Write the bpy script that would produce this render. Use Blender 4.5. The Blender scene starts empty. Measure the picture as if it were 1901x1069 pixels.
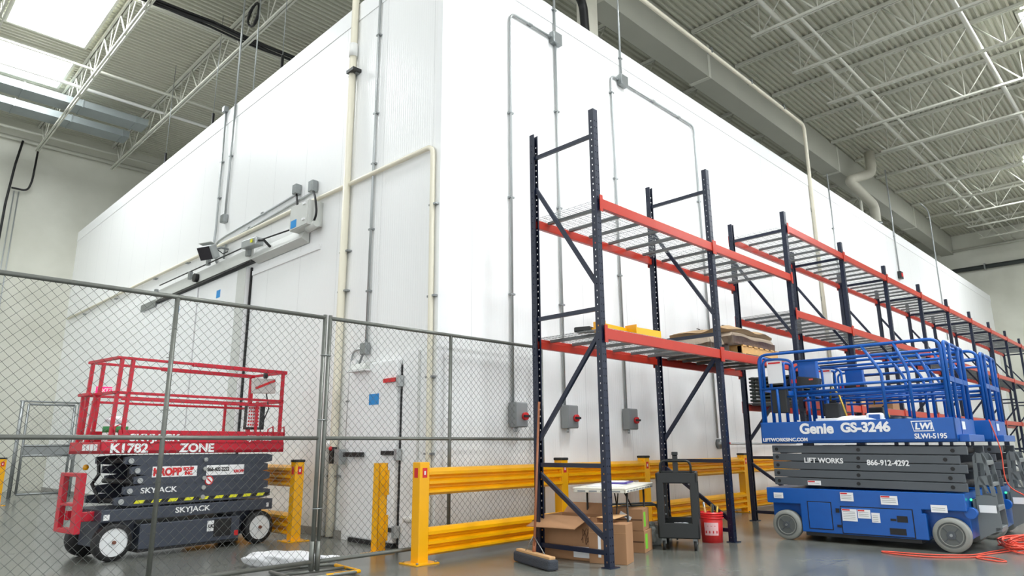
import bpy, math, random
from mathutils import Vector, Matrix
random.seed(7)
SC = bpy.context.scene
COL = SC.collection
PI = math.pi
R = math.radians

# ------------------------------------------------------------ camera, world, exposure
def setup_camera():
    f, pitch, roll, yaw, H = 1268.67, .2287, -.0079, .7823, 1.169
    fw = Vector((math.cos(pitch)*math.cos(yaw), math.cos(pitch)*math.sin(yaw), math.sin(pitch)))
    r0 = Vector((math.sin(yaw), -math.cos(yaw), 0)); u0 = r0.cross(fw)
    rt = r0*math.cos(roll)+u0*math.sin(roll); up = -r0*math.sin(roll)+u0*math.cos(roll)
    cd = bpy.data.cameras.new('camera'); co = bpy.data.objects.new('camera', cd); COL.objects.link(co)
    cd.sensor_fit = 'HORIZONTAL'; cd.sensor_width = 36; cd.lens = 36*f/1901
    cd.clip_start = .05; cd.clip_end = 300
    m = Matrix((rt, up, -fw)).transposed().to_4x4(); m.translation = Vector((0, 0, H))
    co.matrix_world = m
    SC.camera = co
setup_camera()
w = bpy.data.worlds.new('world'); SC.world = w; w.use_nodes = True
bg = w.node_tree.nodes['Background']; bg.inputs[0].default_value = (.93, .97, 1, 1); bg.inputs[1].default_value = 1.35
SC.view_settings.view_transform = 'Standard'; SC.view_settings.look = 'None'; SC.view_settings.gamma = 1
SC.view_settings.exposure = 0.36
SKY_STRENGTH = 66.0

# ------------------------------------------------------------ materials
MATS = {}
def srgb(r, g, b):
    c = []
    for v in (r, g, b):
        v /= 255.; c.append(v/12.92 if v <= .04045 else ((v+.055)/1.055)**2.4)
    return (*c, 1)
def mat(name, col, rough=.5, metal=0, emit=None, es=0, noise=.06, nscale=6, bump=0, bscale=40, alpha=None, trans=0):
    if name in MATS: return MATS[name]
    m = bpy.data.materials.new(name); m.use_nodes = True; nt = m.node_tree; N = nt.nodes; L = nt.links
    b = N['Principled BSDF']; c = srgb(*col)
    b.inputs['Base Color'].default_value = c; b.inputs['Roughness'].default_value = rough; b.inputs['Metallic'].default_value = metal
    if trans: b.inputs['Transmission Weight'].default_value = trans
    if emit: b.inputs['Emission Color'].default_value = srgb(*emit); b.inputs['Emission Strength'].default_value = es
    if noise:
        tc = N.new('ShaderNodeTexCoord'); n = N.new('ShaderNodeTexNoise'); n.inputs['Scale'].default_value = nscale; n.inputs['Detail'].default_value = 4
        L.new(tc.outputs['Object'], n.inputs['Vector'])
        mx = N.new('ShaderNodeMix'); mx.data_type = 'RGBA'; L.new(n.outputs['Fac'], mx.inputs[0])
        mx.inputs[6].default_value = tuple(v*(1-noise) for v in c[:3])+(1,); mx.inputs[7].default_value = tuple(min(1, v*(1+noise)) for v in c[:3])+(1,)
        L.new(mx.outputs[2], b.inputs['Base Color'])
        if bump:
            n2 = N.new('ShaderNodeTexNoise'); n2.inputs['Scale'].default_value = bscale; L.new(tc.outputs['Object'], n2.inputs['Vector'])
            bp = N.new('ShaderNodeBump'); bp.inputs['Strength'].default_value = bump; bp.inputs['Distance'].default_value = .01
            L.new(n2.outputs['Fac'], bp.inputs['Height']); L.new(bp.outputs[0], b.inputs['Normal'])
    MATS[name] = m; return m
def mathn(nt, op, a, b=None, c=None):
    n = nt.nodes.new('ShaderNodeMath'); n.operation = op
    for i, v in enumerate((a, b, c)):
        if v is None: continue
        if isinstance(v, (int, float)): n.inputs[i].default_value = v
        else: nt.links.new(v, n.inputs[i])
    return n.outputs[0]
def panel_mat(name, axis, origin, pitch, col=(242, 243, 242)):
    # white insulated metal panels: fine ribs and a joint every pitch metres
    m = bpy.data.materials.new(name); m.use_nodes = True; nt = m.node_tree; N = nt.nodes; L = nt.links; b = N['Principled BSDF']
    tc = N.new('ShaderNodeTexCoord'); sp = N.new('ShaderNodeSeparateXYZ'); L.new(tc.outputs['Object'], sp.inputs[0])
    u = sp.outputs[axis]
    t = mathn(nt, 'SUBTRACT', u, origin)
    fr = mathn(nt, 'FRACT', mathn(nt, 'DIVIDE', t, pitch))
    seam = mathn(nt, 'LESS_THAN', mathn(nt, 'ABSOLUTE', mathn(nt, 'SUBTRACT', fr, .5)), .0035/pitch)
    rib = mathn(nt, 'SINE', mathn(nt, 'MULTIPLY', u, 2*PI/.05))
    no = N.new('ShaderNodeTexNoise'); no.inputs['Scale'].default_value = .9; no.inputs['Detail'].default_value = 2
    mp = N.new('ShaderNodeMapping'); mp.inputs['Scale'].default_value = (1, 1, .25); L.new(tc.outputs['Object'], mp.inputs[0]); L.new(mp.outputs[0], no.inputs['Vector'])
    hgt = mathn(nt, 'ADD', mathn(nt, 'MULTIPLY', rib, .0016), mathn(nt, 'ADD', mathn(nt, 'MULTIPLY', seam, -.004), mathn(nt, 'MULTIPLY', no.outputs['Fac'], .02)))
    bp = N.new('ShaderNodeBump'); bp.inputs['Strength'].default_value = .55; bp.inputs['Distance'].default_value = 1
    L.new(hgt, bp.inputs['Height']); L.new(bp.outputs[0], b.inputs['Normal'])
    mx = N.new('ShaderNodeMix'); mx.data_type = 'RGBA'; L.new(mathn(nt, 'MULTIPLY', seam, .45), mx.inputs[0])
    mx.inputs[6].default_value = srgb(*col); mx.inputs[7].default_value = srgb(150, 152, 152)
    L.new(mx.outputs[2], b.inputs['Base Color']); b.inputs['Roughness'].default_value = .32
    MATS[name] = m; return m
def floor_mat():
    m = bpy.data.materials.new('polished concrete'); m.use_nodes = True; nt = m.node_tree; N = nt.nodes; L = nt.links; b = N['Principled BSDF']
    tc = N.new('ShaderNodeTexCoord')
    n1 = N.new('ShaderNodeTexNoise'); n1.inputs['Scale'].default_value = .55; n1.inputs['Detail'].default_value = 9; n1.inputs['Roughness'].default_value = .62
    n2 = N.new('ShaderNodeTexNoise'); n2.inputs['Scale'].default_value = 9; n2.inputs['Detail'].default_value = 6
    for n in (n1, n2): L.new(tc.outputs['Object'], n.inputs['Vector'])
    cr = N.new('ShaderNodeValToRGB'); e = cr.color_ramp.elements
    e[0].position = .3; e[0].color = srgb(104, 106, 98); e[1].position = .72; e[1].color = srgb(140, 142, 136)
    L.new(n1.outputs['Fac'], cr.inputs[0])
    mx = N.new('ShaderNodeMix'); mx.data_type = 'RGBA'; mx.blend_type = 'MULTIPLY'; mx.inputs[0].default_value = .35
    L.new(cr.outputs[0], mx.inputs[6]); L.new(n2.outputs['Fac'], mx.inputs[7])
    # saw-cut control joints
    sp = N.new('ShaderNodeSeparateXYZ'); L.new(tc.outputs['Object'], sp.inputs[0]); js = []
    for ax, off in ((0, 1.3), (1, 2.9)):
        fr = mathn(nt, 'FRACT', mathn(nt, 'DIVIDE', mathn(nt, 'SUBTRACT', sp.outputs[ax], off), 3.8))
        js.append(mathn(nt, 'LESS_THAN', fr, .0022))
    j = mathn(nt, 'MAXIMUM', js[0], js[1])
    m2 = N.new('ShaderNodeMix'); m2.data_type = 'RGBA'; L.new(j, m2.inputs[0]); L.new(mx.outputs[2], m2.inputs[6]); m2.inputs[7].default_value = srgb(60, 60, 56)
    L.new(m2.outputs[2], b.inputs['Base Color'])
    rr = N.new('ShaderNodeMapRange'); rr.inputs[3].default_value = .13; rr.inputs[4].default_value = .33; L.new(n1.outputs['Fac'], rr.inputs[0]); L.new(rr.outputs[0], b.inputs['Roughness'])
    bp = N.new('ShaderNodeBump'); bp.inputs['Strength'].default_value = .06; bp.inputs['Distance'].default_value = .01; L.new(n2.outputs['Fac'], bp.inputs['Height']); L.new(bp.outputs[0], b.inputs['Normal'])
    b.inputs['IOR'].default_value = 1.6
    return m
def block_mat():
    m = bpy.data.materials.new('painted tilt-up concrete'); m.use_nodes = True; nt = m.node_tree; N = nt.nodes; L = nt.links; b = N['Principled BSDF']
    tc = N.new('ShaderNodeTexCoord'); n1 = N.new('ShaderNodeTexNoise'); n1.inputs['Scale'].default_value = .5; n1.inputs['Detail'].default_value = 7
    L.new(tc.outputs['Object'], n1.inputs['Vector'])
    cr = N.new('ShaderNodeValToRGB'); e = cr.color_ramp.elements; e[0].position = .3; e[0].color = srgb(190, 190, 176); e[1].position = .7; e[1].color = srgb(214, 214, 202)
    L.new(n1.outputs['Fac'], cr.inputs[0]); L.new(cr.outputs[0], b.inputs['Base Color']); b.inputs['Roughness'].default_value = .7
    return m

M_floor = floor_mat(); M_conc = block_mat()
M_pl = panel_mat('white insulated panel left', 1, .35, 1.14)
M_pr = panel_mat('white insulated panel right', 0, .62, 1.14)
M_trim = mat('white trim', (243, 244, 244), .35, noise=.02)
M_deck = mat('painted roof deck', (190, 190, 174), .55, noise=.05, nscale=.8)
M_steel = mat('painted joist steel', (202, 202, 190), .5)
M_galv = mat('galvanised steel', (150, 154, 154), .38, .75, noise=.12, nscale=25)
M_galvd = mat('weathered galvanised pipe', (120, 122, 116), .45, .6, noise=.2, nscale=20)
M_wire = mat('fence wire', (96, 98, 96), .45, .6, noise=.1)
M_pvc = mat('cream pvc pipe', (230, 224, 204), .4, noise=.03)
M_pvcw = mat('white pvc pipe', (240, 240, 236), .35, noise=.03)
M_cond = mat('grey conduit', (178, 182, 182), .35, .5, noise=.08)
M_box = mat('grey electrical box', (138, 141, 141), .45, .2)
M_grey = mat('light grey enclosure', (205, 207, 202), .45)
M_dark = mat('black rubber', (28, 28, 29), .6)
M_blk = mat('black plastic', (34, 36, 36), .42, noise=.12)
M_chl = mat('black cable', (24, 24, 25), .5)
M_navy = mat('navy rack paint', (16, 27, 50), .34, noise=.1)
M_orange = mat('orange beam paint', (184, 48, 30), .32, noise=.08, nscale=9)
M_yel = mat('yellow guard paint', (250, 180, 8), .28, noise=.05)
M_red = mat('red lift paint', (196, 26, 48), .35, noise=.08)
M_redp = mat('red plastic', (222, 44, 44), .35)
M_slate = mat('slate lift paint', (62, 68, 80), .42, noise=.1)
M_dgrey = mat('dark grey lift paint', (82, 87, 92), .45, noise=.1)
M_dgrey2 = mat('grey lift paint', (108, 114, 116), .45, noise=.1)
M_blue = mat('blue lift paint', (14, 88, 172), .33, noise=.1, nscale=10)
M_white = mat('white paint', (240, 240, 240), .4, noise=.02)
M_wheelw = mat('white wheel disc', (232, 234, 234), .4, noise=.05)
M_tyreg = mat('grey solid tyre', (140, 142, 136), .7, noise=.12, nscale=14)
M_card = mat('cardboard', (166, 124, 88), .75, noise=.08, nscale=12)
M_cardl = mat('light cardboard', (202, 160, 112), .75, noise=.06, nscale=12)
M_paper = mat('white paper', (238, 240, 242), .6, noise=.02)
M_green = mat('green tape', (130, 205, 60), .5)
M_blues = mat('blue sticker', (20, 142, 214), .4)
M_bdk = mat('dark blue print', (20, 60, 130), .5)
M_wood = mat('raw pallet wood', (205, 160, 98), .65, noise=.18, nscale=14)
M_kraft = mat('kraft wrap', (176, 146, 108), .65, noise=.12, nscale=7, bump=.8, bscale=9)
M_film = mat('stretch wrap', (176, 160, 142), .28, noise=.15, nscale=8, bump=.9, bscale=14)
M_stick = mat('broom handle wood', (158, 98, 66), .5)
M_bristle = mat('dark bristle', (62, 66, 74), .85, noise=.3, nscale=60, bump=1, bscale=120)
M_tabl = mat('off white table plastic', (226, 222, 208), .5)
M_purple = mat('purple folder', (82, 66, 150), .45)
M_cord = mat('orange cord', (228, 84, 62), .5)
M_bag = mat('white sand bag', (236, 236, 238), .6, noise=.06, nscale=14, bump=.6, bscale=22)
M_trash = mat('clear plastic bag', (170, 174, 168), .25, noise=.3, nscale=16, bump=1, bscale=18)
M_exit = mat('lit exit sign face', (240, 30, 110), .4, emit=(255, 20, 100), es=1.0, noise=0)
M_sky = mat('skylight and added panel glow', (255, 255, 255), .4, emit=(248, 252, 255), es=SKY_STRENGTH, noise=0)  # shared by a visible skylight and the unseen panels added for fill light
M_skyl = mat('dimmed skylight and panel glow', (255, 255, 255), .4, emit=(248, 252, 255), es=SKY_STRENGTH*.24, noise=0)  # same glow turned down so the left wall does not burn out
M_deckw = mat('grey deck channel', (112, 116, 116), .4, .5)
M_hazy = mat('hazard yellow', (226, 224, 40), .4)
M_redl = mat('red print', (214, 40, 44), .5)
M_rubber = mat('black door seal', (26, 26, 27), .7)
M_hub = mat('rusty hub', (120, 76, 60), .6)
M_lamp = mat('warm brass', (190, 160, 70), .4, .6)
M_tray = mat('dark green tray', (58, 66, 62), .5, noise=.2, nscale=20)
M_glass = mat('lamp glass', (40, 36, 42), .15)
M_ledg = mat('green indicator', (60, 230, 120), .4, emit=(40, 255, 110), es=3, noise=0)

# ------------------------------------------------------------ mesh builder
class MB:
    def __init__(s): s.v = []; s.f = []; s.sm = []
    def add(s, vs, fs, smooth=False):
        o = len(s.v); s.v += [tuple(v) for v in vs]; s.f += [tuple(i+o for i in f) for f in fs]; s.sm += [smooth]*len(fs); return s
    def box(s, c, d, rz=0, rx=0, ry=0):
        m = Matrix.Rotation(rz, 3, 'Z') @ Matrix.Rotation(ry, 3, 'Y') @ Matrix.Rotation(rx, 3, 'X'); c = Vector(c)
        vs = [c + m @ Vector((x*d[0]/2, y*d[1]/2, z*d[2]/2)) for x in (-1, 1) for y in (-1, 1) for z in (-1, 1)]
        return s.add(vs, [(0, 1, 3, 2), (4, 6, 7, 5), (0, 4, 5, 1), (2, 3, 7, 6), (0, 2, 6, 4), (1, 5, 7, 3)])
    def bb(s, x0, x1, y0, y1, z0, z1): return s.box(((x0+x1)/2, (y0+y1)/2, (z0+z1)/2), (abs(x1-x0), abs(y1-y0), abs(z1-z0)))
    def tube(s, pts, r, n=8, cap=True, closed=False):
        pts = [Vector(p) for p in pts]; k = len(pts); vs = []
        rr = r if isinstance(r, (list, tuple)) else [r]*k
        pu = None
        for i, p in enumerate(pts):
            if closed: d = (pts[(i+1) % k]-pts[i-1])
            else: d = (pts[min(i+1, k-1)]-pts[max(i-1, 0)])
            d.normalize()
            if pu is None:
                a = Vector((0, 0, 1)) if abs(d.z) < .9 else Vector((1, 0, 0)); u = d.cross(a).normalized()
            else:
                u = (pu - d*pu.dot(d)).normalized()
            pu = u; v = d.cross(u)
            sc = 1.0
            if 0 < i < k-1 and not closed:
                a1 = (pts[i]-pts[i-1]).normalized(); a2 = (pts[i+1]-pts[i]).normalized(); ca = max(-1, min(1, a1.dot(a2))); 
            for j in range(n):
                t = 2*PI*(j+.5)/n; vs.append(p + (u*math.cos(t)+v*math.sin(t))*rr[i]*sc)
        fs = []
        for i in range(k if closed else k-1):
            a = i*n; b = ((i+1) % k)*n
            for j in range(n): fs.append((a+j, a+(j+1) % n, b+(j+1) % n, b+j))
        s.add(vs, fs, n > 4)
        if cap and not closed:
            o = len(s.v)-len(vs)
            s.f.append(tuple(o+j for j in reversed(range(n)))); s.sm.append(False)
            s.f.append(tuple(o+(k-1)*n+j for j in range(n))); s.sm.append(False)
        return s
    def bar(s, p0, p1, w, h=None):   # square-section bar
        h = h or w; p0 = Vector(p0); p1 = Vector(p1); d = (p1-p0).normalized()
        a = Vector((0, 0, 1)) if abs(d.z) < .95 else Vector((0, 1, 0)); u = d.cross(a).normalized(); v = u.cross(d)
        vs = [p+u*sx*w/2+v*sy*h/2 for p in (p0, p1) for sx, sy in ((-1, -1), (1, -1), (1, 1), (-1, 1))]
        return s.add(vs, [(0, 1, 2, 3), (7, 6, 5, 4), (0, 4, 5, 1), (1, 5, 6, 2), (2, 6, 7, 3), (3, 7, 4, 0)])
    def cyl(s, p0, p1, r, n=20): return s.tube([p0, p1], r, n)
    def prism(s, prof, axis, a, b):   # prof: list of 2-D points in the plane of the other two axes
        def mk(q, t):
            return {0: (t, q[0], q[1]), 1: (q[0], t, q[1]), 2: (q[0], q[1], t)}[axis]
        n = len(prof); vs = [mk(q, a) for q in prof]+[mk(q, b) for q in prof]
        fs = [(i, (i+1) % n, n+(i+1) % n, n+i) for i in range(n)]+[tuple(range(n)), tuple(reversed(range(n, 2*n)))]
        return s.add(vs, fs)
    def ball(s, c, r, n=10, sc=(1, 1, 1)):
        vs = []; fs = []; c = Vector(c); m = n//2
        for i in range(m+1):
            for j in range(n):
                a = PI*i/m; b = 2*PI*j/n
                vs.append(c+Vector((r*sc[0]*math.sin(a)*math.cos(b), r*sc[1]*math.sin(a)*math.sin(b), r*sc[2]*math.cos(a))))
        for i in range(m):
            for j in range(n): fs.append((i*n+j, i*n+(j+1) % n, (i+1)*n+(j+1) % n, (i+1)*n+j))
        return s.add(vs, fs, True)
    def build(s, name, m, parent=None, bevel=0):
        me = bpy.data.meshes.new(name); me.from_pydata([tuple(v) for v in s.v], [], s.f); me.update()
        me.polygons.foreach_set('use_smooth', s.sm)
        me.materials.append(m); o = bpy.data.objects.new(name, me); COL.objects.link(o)
        if parent is not None: o.parent = parent
        if bevel:
            bm = o.modifiers.new('bevel', 'BEVEL'); bm.width = bevel; bm.segments = 2; bm.limit_method = 'ANGLE'
        return o
def bend(pts, r=.08, n=5):
    """round the corners of a polyline"""
    P = [Vector(p) for p in pts]; out = [P[0]]
    for i in range(1, len(P)-1):
        a = (P[i-1]-P[i]); b = (P[i+1]-P[i]); q = min(r, a.length*.45, b.length*.45)
        A = P[i]+a.normalized()*q; B = P[i]+b.normalized()*q
        for k in range(n+1):
            t = k/n; out.append(A*(1-t)**2+P[i]*2*t*(1-t)+B*t*t)
    out.append(P[-1]); return out
def tag(o, label, cat, group=None, kind=None):
    o['label'] = label; o['category'] = cat
    if group: o['group'] = group
    if kind: o['kind'] = kind
    return o
def thing(name, label, cat, loc=(0, 0, 0), rz=0, group=None):
    o = bpy.data.objects.new(name, None); COL.objects.link(o); o.location = loc; o.rotation_euler = (0, 0, rz)
    o.empty_display_size = .1
    return tag(o, label, cat, group)
def struct(o): o['kind'] = 'structure'; return o
def copy_tree(o, parent=None):
    c = o.copy(); COL.objects.link(c)
    if parent is not None: c.parent = parent
    for ch in o.children: copy_tree(ch, c)
    return c
def text(s, size, m, parent, loc, rot, name='lettering', bold=.0, sx=1, shear=0, align='LEFT', ext=.002):
    cu = bpy.data.curves.new(name, 'FONT'); cu.body = s; cu.size = size; cu.extrude = ext; cu.offset = bold; cu.shear = shear; cu.align_x = align
    cu.resolution_u = 4
    t = bpy.data.objects.new('tmp', cu); COL.objects.link(t)
    dg = bpy.context.evaluated_depsgraph_get(); me = bpy.data.meshes.new_from_object(t.evaluated_get(dg))
    bpy.data.objects.remove(t); bpy.data.curves.remove(cu)
    for v in me.vertices: v.co.x *= sx
    me.materials.clear(); me.materials.append(m)
    o = bpy.data.objects.new(name, me); COL.objects.link(o); o.parent = parent; o.location = loc; o.rotation_euler = rot
    return o

# ------------------------------------------------------------ the setting
XC, YC, ZT = 5.20, 6.45, 8.16        # box corner
YB, XE = 25.3, 39.5                  # warehouse walls
ZD = 11.45
struct(MB().bb(-14, XE+.3, -16, YB+.3, -.1, 0).build('floor', M_floor))
struct(MB().bb(-14, XC+14, YB, YB+.3, 0, ZD).build('wall_back', M_conc))
struct(MB().bb(XE, XE+.3, -16, YB, 0, ZD).build('wall_end', M_conc))
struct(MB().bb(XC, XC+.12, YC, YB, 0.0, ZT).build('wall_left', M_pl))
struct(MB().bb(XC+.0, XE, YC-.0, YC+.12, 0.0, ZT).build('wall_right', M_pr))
struct(MB().bb(XC+.12, XE, YC+.12, YB, ZT-.14, ZT-.02).build('trim_9', M_trim))
# cap flashings along the top of the box, corner angle, base angle
struct(MB().bb(XC-.012, XC+.14, YC-.012, YB, ZT-.30, ZT+.012).build('trim_1', M_trim))
struct(MB().bb(XC-.012, XE, YC-.012, YC+.14, ZT-.30, ZT+.012).build('trim_2', M_trim))
struct(MB().bb(XC-.008, XC+.10, YC-.008, YC+.10, 0, ZT-.3).build('trim_3', M_trim))
struct(MB().bb(XC-.03, XC, 8.22, YB, 0, .10).build('baseboard_left', mat('grey base angle', (150, 148, 142), .6)))
struct(MB().bb(XC, XE, YC-.03, YC, 0, .10).build('baseboard_right', M_trim))
# corrugated roof deck, ribs along X
def roof():
    b = MB(); pitch = .15; y = -16
    prof = []
    while y < YB:
        prof += [(y, ZD), (y+.05, ZD), (y+.07, ZD+.055), (y+.13, ZD+.055)]; y += pitch
    prof.append((YB+.3, ZD))
    vs = []
    for (py, pz) in prof: vs += [(-14, py, pz), (XE+.3, py, pz)]
    b.add(vs, [(2*i, 2*i+1, 2*i+3, 2*i+2) for i in range(len(prof)-1)])
    b.bb(-14, XE+.3, -16, YB+.3, ZD+.10, ZD+.2)
    return struct(b.build('ceiling', M_deck))
roof()
# curbed skylights in view, plus unseen glow panels added to light the walls
SKY = []
for (x, y) in [(2.63, 16.9), (2.63, 21.0), (2.63, 8.0), (-3.6, 3.0), (-3.6, 12.0), (8.5, 0.5), (19.9, 0.4), (3.5, -4.0), (27.0, -3.5), (30.9, 2.0), (-10, 16.0), (13.1, -5.5), (-3.6, 20.0)]:
    SKY.append((x, y))
for i, (x, y) in enumerate(SKY):
    a, c = (1.66, 4.4) if i == 0 else (1.66, 1.9) if i == 1 else (1.3, 2.4)
    t = thing('skylight', '' , 'skylight', (x, y, ZD))
    MB().bb(-a/2, a/2, -c/2, c/2, -.035, -.012).build('diffuser', M_skyl if x < 3 and y > 0 else M_sky, t)
    fr = MB()
    for sx in (-1, 1): fr.bb(sx*(a/2+.03)-.03, sx*(a/2+.03)+.03, -c/2-.06, c/2+.06, -.06, 0)
    for sy in (-1, 1): fr.bb(-a/2, a/2, sy*(c/2+.03)-.03, sy*(c/2+.03)+.03, -.06, 0)
    fr.build('curb_frame', M_steel, t)
    if i == 0: t['label'] = 'large glaring white skylight between the roof joists at the upper left'
    elif i == 1: t['label'] = 'smaller glaring skylight beyond the big one, nearer the back concrete wall'
    elif i == 6: t['label'] = 'bright skylight between the roof joists at the right edge of the ceiling'
    else:
        t['label'] = 'unseen light panel added under the roof deck over the open floor'; t['group'] = 'added light panels over the open floor'

# roof joists
def joist_mesh(root, y0, y1, bot0, bot1, node0, step=1.33):
    zt, zb = ZD-.035, 10.56
    tc = MB()
    for sx in (-1, 1):
        tc.bb(sx*.035-.022, sx*.035+.022, y0, y1, zt-.05, zt+.03)
    tc.build('top_chord', M_steel, root)
    bc = MB()
    for sx in (-1, 1):
        bc.bb(sx*.034-.02, sx*.034+.02, bot0, bot1, zb-.025, zb+.025)
    bc.build('bottom_chord', M_steel, root)
    w = MB(); y = node0
    while y < bot1:
        if y > bot0:
            w.tube([(0, y-.04, zb), (0, y-step/2, zt-.02)], .017, 5); w.tube([(0, y+.04, zb), (0, y+step/2, zt-.02)], .022, 5)
            w.tube([(0, y, zb), (0, y-.02, zt-.02)], .011, 4)
        y += step
    w.build('web_bars', M_steel, root)
jr = thing('roof_joist', 'x', 'roof joist', (14.25, 0, 0)); joist_mesh(jr, -12, 7.62, -12, 6.1, 4.566-16*1.33+5.32*0)
xs = [14.25+2.31*k for k in range(-8, 11)]
for i, x in enumerate(xs):
    o = jr if i == 0 else copy_tree(jr)
    o.location = (x, 0, 0)
    if x < 12: o['label'] = 'open web roof joist over the open floor nearer than the concrete girder'; o['group'] = 'near roof joists over the open floor'
    else:
        o['label'] = 'light grey open web roof joist on the right half of the ceiling'; o['group'] = 'roof joists ending at the long girder'
jl = thing('roof_joist', 'x', 'roof joist', (3.71, 0, 0)); joist_mesh(jl, 8.1, YB, 9.2, 25.15, 9.6)
names = {0: 'roof joist cut by the picture left edge, left of the big skylight', 1: 'roof joist along the right edge of the big skylight at the upper left', 2: 'roof joist passing over the top left of the white box with conduit tied to it'}
for i, x in enumerate([1.55, 3.71, 5.86]+[8.0+2.2*k for k in range(14)]):
    o = jl if i == 0 else copy_tree(jl)
    o.location = (x, 0, 0)
    if i in names: o['label'] = names[i]; o['group'] = 'roof joists on the left side' 
    else: o['label'] = 'roof joist above the roof of the white box behind the girder'; o['group'] = 'roof joists behind the girder'
for x in (-.6, -2.8, -5.0):
    o = copy_tree(jl); o.location = (x, 0, 0); o['label'] = 'roof joist out over the open floor left of the skylight'; o['group'] = 'roof joists left of the skylight'
# long girder and its column
g = thing('girder', 'long grey roof girder running along above the right white wall', 'girder', (0, 0, 0))
MB().bb(-13.9, XE-.02, 7.66, 8.2, 10.5, ZD-.01).build('beam', mat('girder paint', (170, 170, 158), .6, noise=.08, nscale=1.2), g)
for x in range(-12, 39, 9): MB().bb(x, x+.12, 7.64, 8.22, 10.48, ZD-.02).build('joint_collar', M_steel, g)
def column(x, label):
    t = thing('column', label, 'column', (x, 7.82, ZT-.02), 0, 'columns under the girder')
    MB().bb(-.19, .19, -.13, .13, 0, 10.5-ZT+.02).build('shaft', mat('cream column', (214, 211, 196), .6), t, .01)
    MB().bb(-.3, .3, -.27, .27, 10.5-ZT-.06, 10.5-ZT+.02).build('cap_plate', M_steel, t)
column(10.18, 'cream column rising from the roof of the white box to the girder')
# pipes along the roof
def run(name, label, cat, pts, r, m, bendr=.1, clips=None, n=8, group=None, cl=None):
    t = thing(name, label, cat, (0, 0, 0), 0, group)
    MB().tube(bend(pts, bendr), r, n).build('pipe', m, t)
    if clips:
        for c in clips:
            MB().box(c, cl or (r*2.8, r*2.8, .03)).build('clip', M_galv, t)
    return t
run('sprinkler_pipe', 'cream sprinkler pipe hung below the girder that drops onto the right white wall', 'pipe',
    [(-4, 6.40, 9.62), (17.72, 6.40, 9.62), (17.72, 6.40, 3.2)], .045, M_pvc, .18, [(x, 6.40, 9.66) for x in (2.2, 5.7, 9.2, 12.7, 14.6, 16.4)]+[(17.72, 6.42, 7.2), (17.72, 6.42, 4.8)], cl=(.04, .12, .12))
run('sprinkler_pipe', 'upper of the paired light pipes crossing under the joists on the right', 'pipe', [(-6, 5.42, 10.68), (XE, 5.42, 10.68)], .05, M_steel, n=8)
run('sprinkler_pipe', 'lower thin pipe of the pair crossing under the joists on the right', 'pipe', [(-6, 5.05, 10.7), (XE, 5.05, 10.7)], .035, M_steel, n=8)
run('sprinkler_pipe', 'pale pipe under the joists nearest the right skylight', 'pipe', [(-6, 2.42, 10.70), (XE, 2.42, 10.70)], .055, M_steel, n=8)
run('sprinkler_pipe', 'thin pipe running under the deck just behind the girder', 'pipe', [(6, 8.6, 10.3), (XE, 8.6, 10.3)], .04, M_steel, n=8)
for y, z, r, lb, m in [(14.95, 10.8, .06, 'grey pipe tied over the left joists near the top of the ceiling', M_steel), (15.35, 10.95, .035, 'thin pipe beside the black cable bundle on the left ceiling', M_steel),
                 (20.2, 10.8, .045, 'pale pipe crossing the left joists below the skylight', M_pvcw), (19.15, 10.9, .035, 'thin pipe crossing between the two left skylights', M_steel),
                 (24.6, 10.9, .04, 'thin pipe near the back concrete wall under the roof', M_steel), (25.18, 10.80, .07, 'thick grey pipe along the top of the back concrete wall', M_steel)]:
    run('ceiling_pipe', lb, 'pipe', [(-13, y, z), (12 if y > 20 else 20, y, z)], r, m, n=8)
b = MB()
for k in range(5): b.tube([(-6+i*.65, 14.62+.04*k+.03*math.sin(i*.9+k), 10.74-.03*(k % 3)-.05*abs(math.sin(i*.74))+.02*math.sin(i*.9+k*2)) for i in range(40)], .028, 6)
tag(b.build('cable_bundle', M_chl), 'bundle of black cables lying across the left roof joists', 'cable')
b = MB(); b.tube([(5.75+.02*math.sin(k), 14.1+.28*math.cos(k*.55), 11.0+.28*math.sin(k*.55)) for k in range(34)], .022, 6)
tag(b.build('cable_coil', M_chl), 'coil of black cable hanging on a joist at the top left of the white box', 'cable')
M_duct = mat('dull galvanised duct', (146, 154, 154), .6, .1, noise=.1, nscale=3)
def duct(y, x0, x1, label):
    t = thing('roof_duct', label, 'duct', (0, 0, 0))
    MB().bb(x0, x1, y-.3, y+.3, 10.72, 10.92).build('duct_body', M_duct, t)
    x = x0+.2
    while x < x1: MB().bb(x, x+.03, y-.315, y+.315, 10.70, 10.94).build('seam_flange', M_duct, t); x += 1.4
duct(21.5, -6, 5.75, 'flat galvanised duct hung between the left joists, nearer of two')
duct(22.75, -6, 5.6, 'ribbed galvanised duct hung between the left joists, nearer the back wall')
# big drain pipe over the box
t = thing('drain_pipe', 'fat cream roof drain pipe bending down to the box beside the girder', 'pipe')
MB().tube(bend([(25.2, 6.95, 11.35), (25.2, 6.95, 10.55), (23.9, 7.35, 10.05), (26.4, 7.35, 9.75), (26.4, 7.35, 8.14)], .3, 7), .17, 14).build('pipe', mat('cream drain', (186, 183, 168), .5), t)
MB().cyl((26.4, 7.35, 9.0), (26.4, 7.35, 9.08), .2, 16).build('clamp_band', M_galv, t)
run('conduit', 'thin dark pipe standing beside the fat drain pipe on the box roof', 'conduit', [(25.4, 7.5, 8.14), (25.4, 7.5, 10.4)], .05, M_steel)
run('black_hose', 'black hose looping down onto the box roof beside the cream column', 'hose', [(9.35, 7.6, 10.0), (9.5, 7.6, 10.2), (9.9, 7.7, 10.1), (9.95, 7.7, 9.4), (9.95, 7.7, 8.14)], .09, M_chl, .2)
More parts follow.
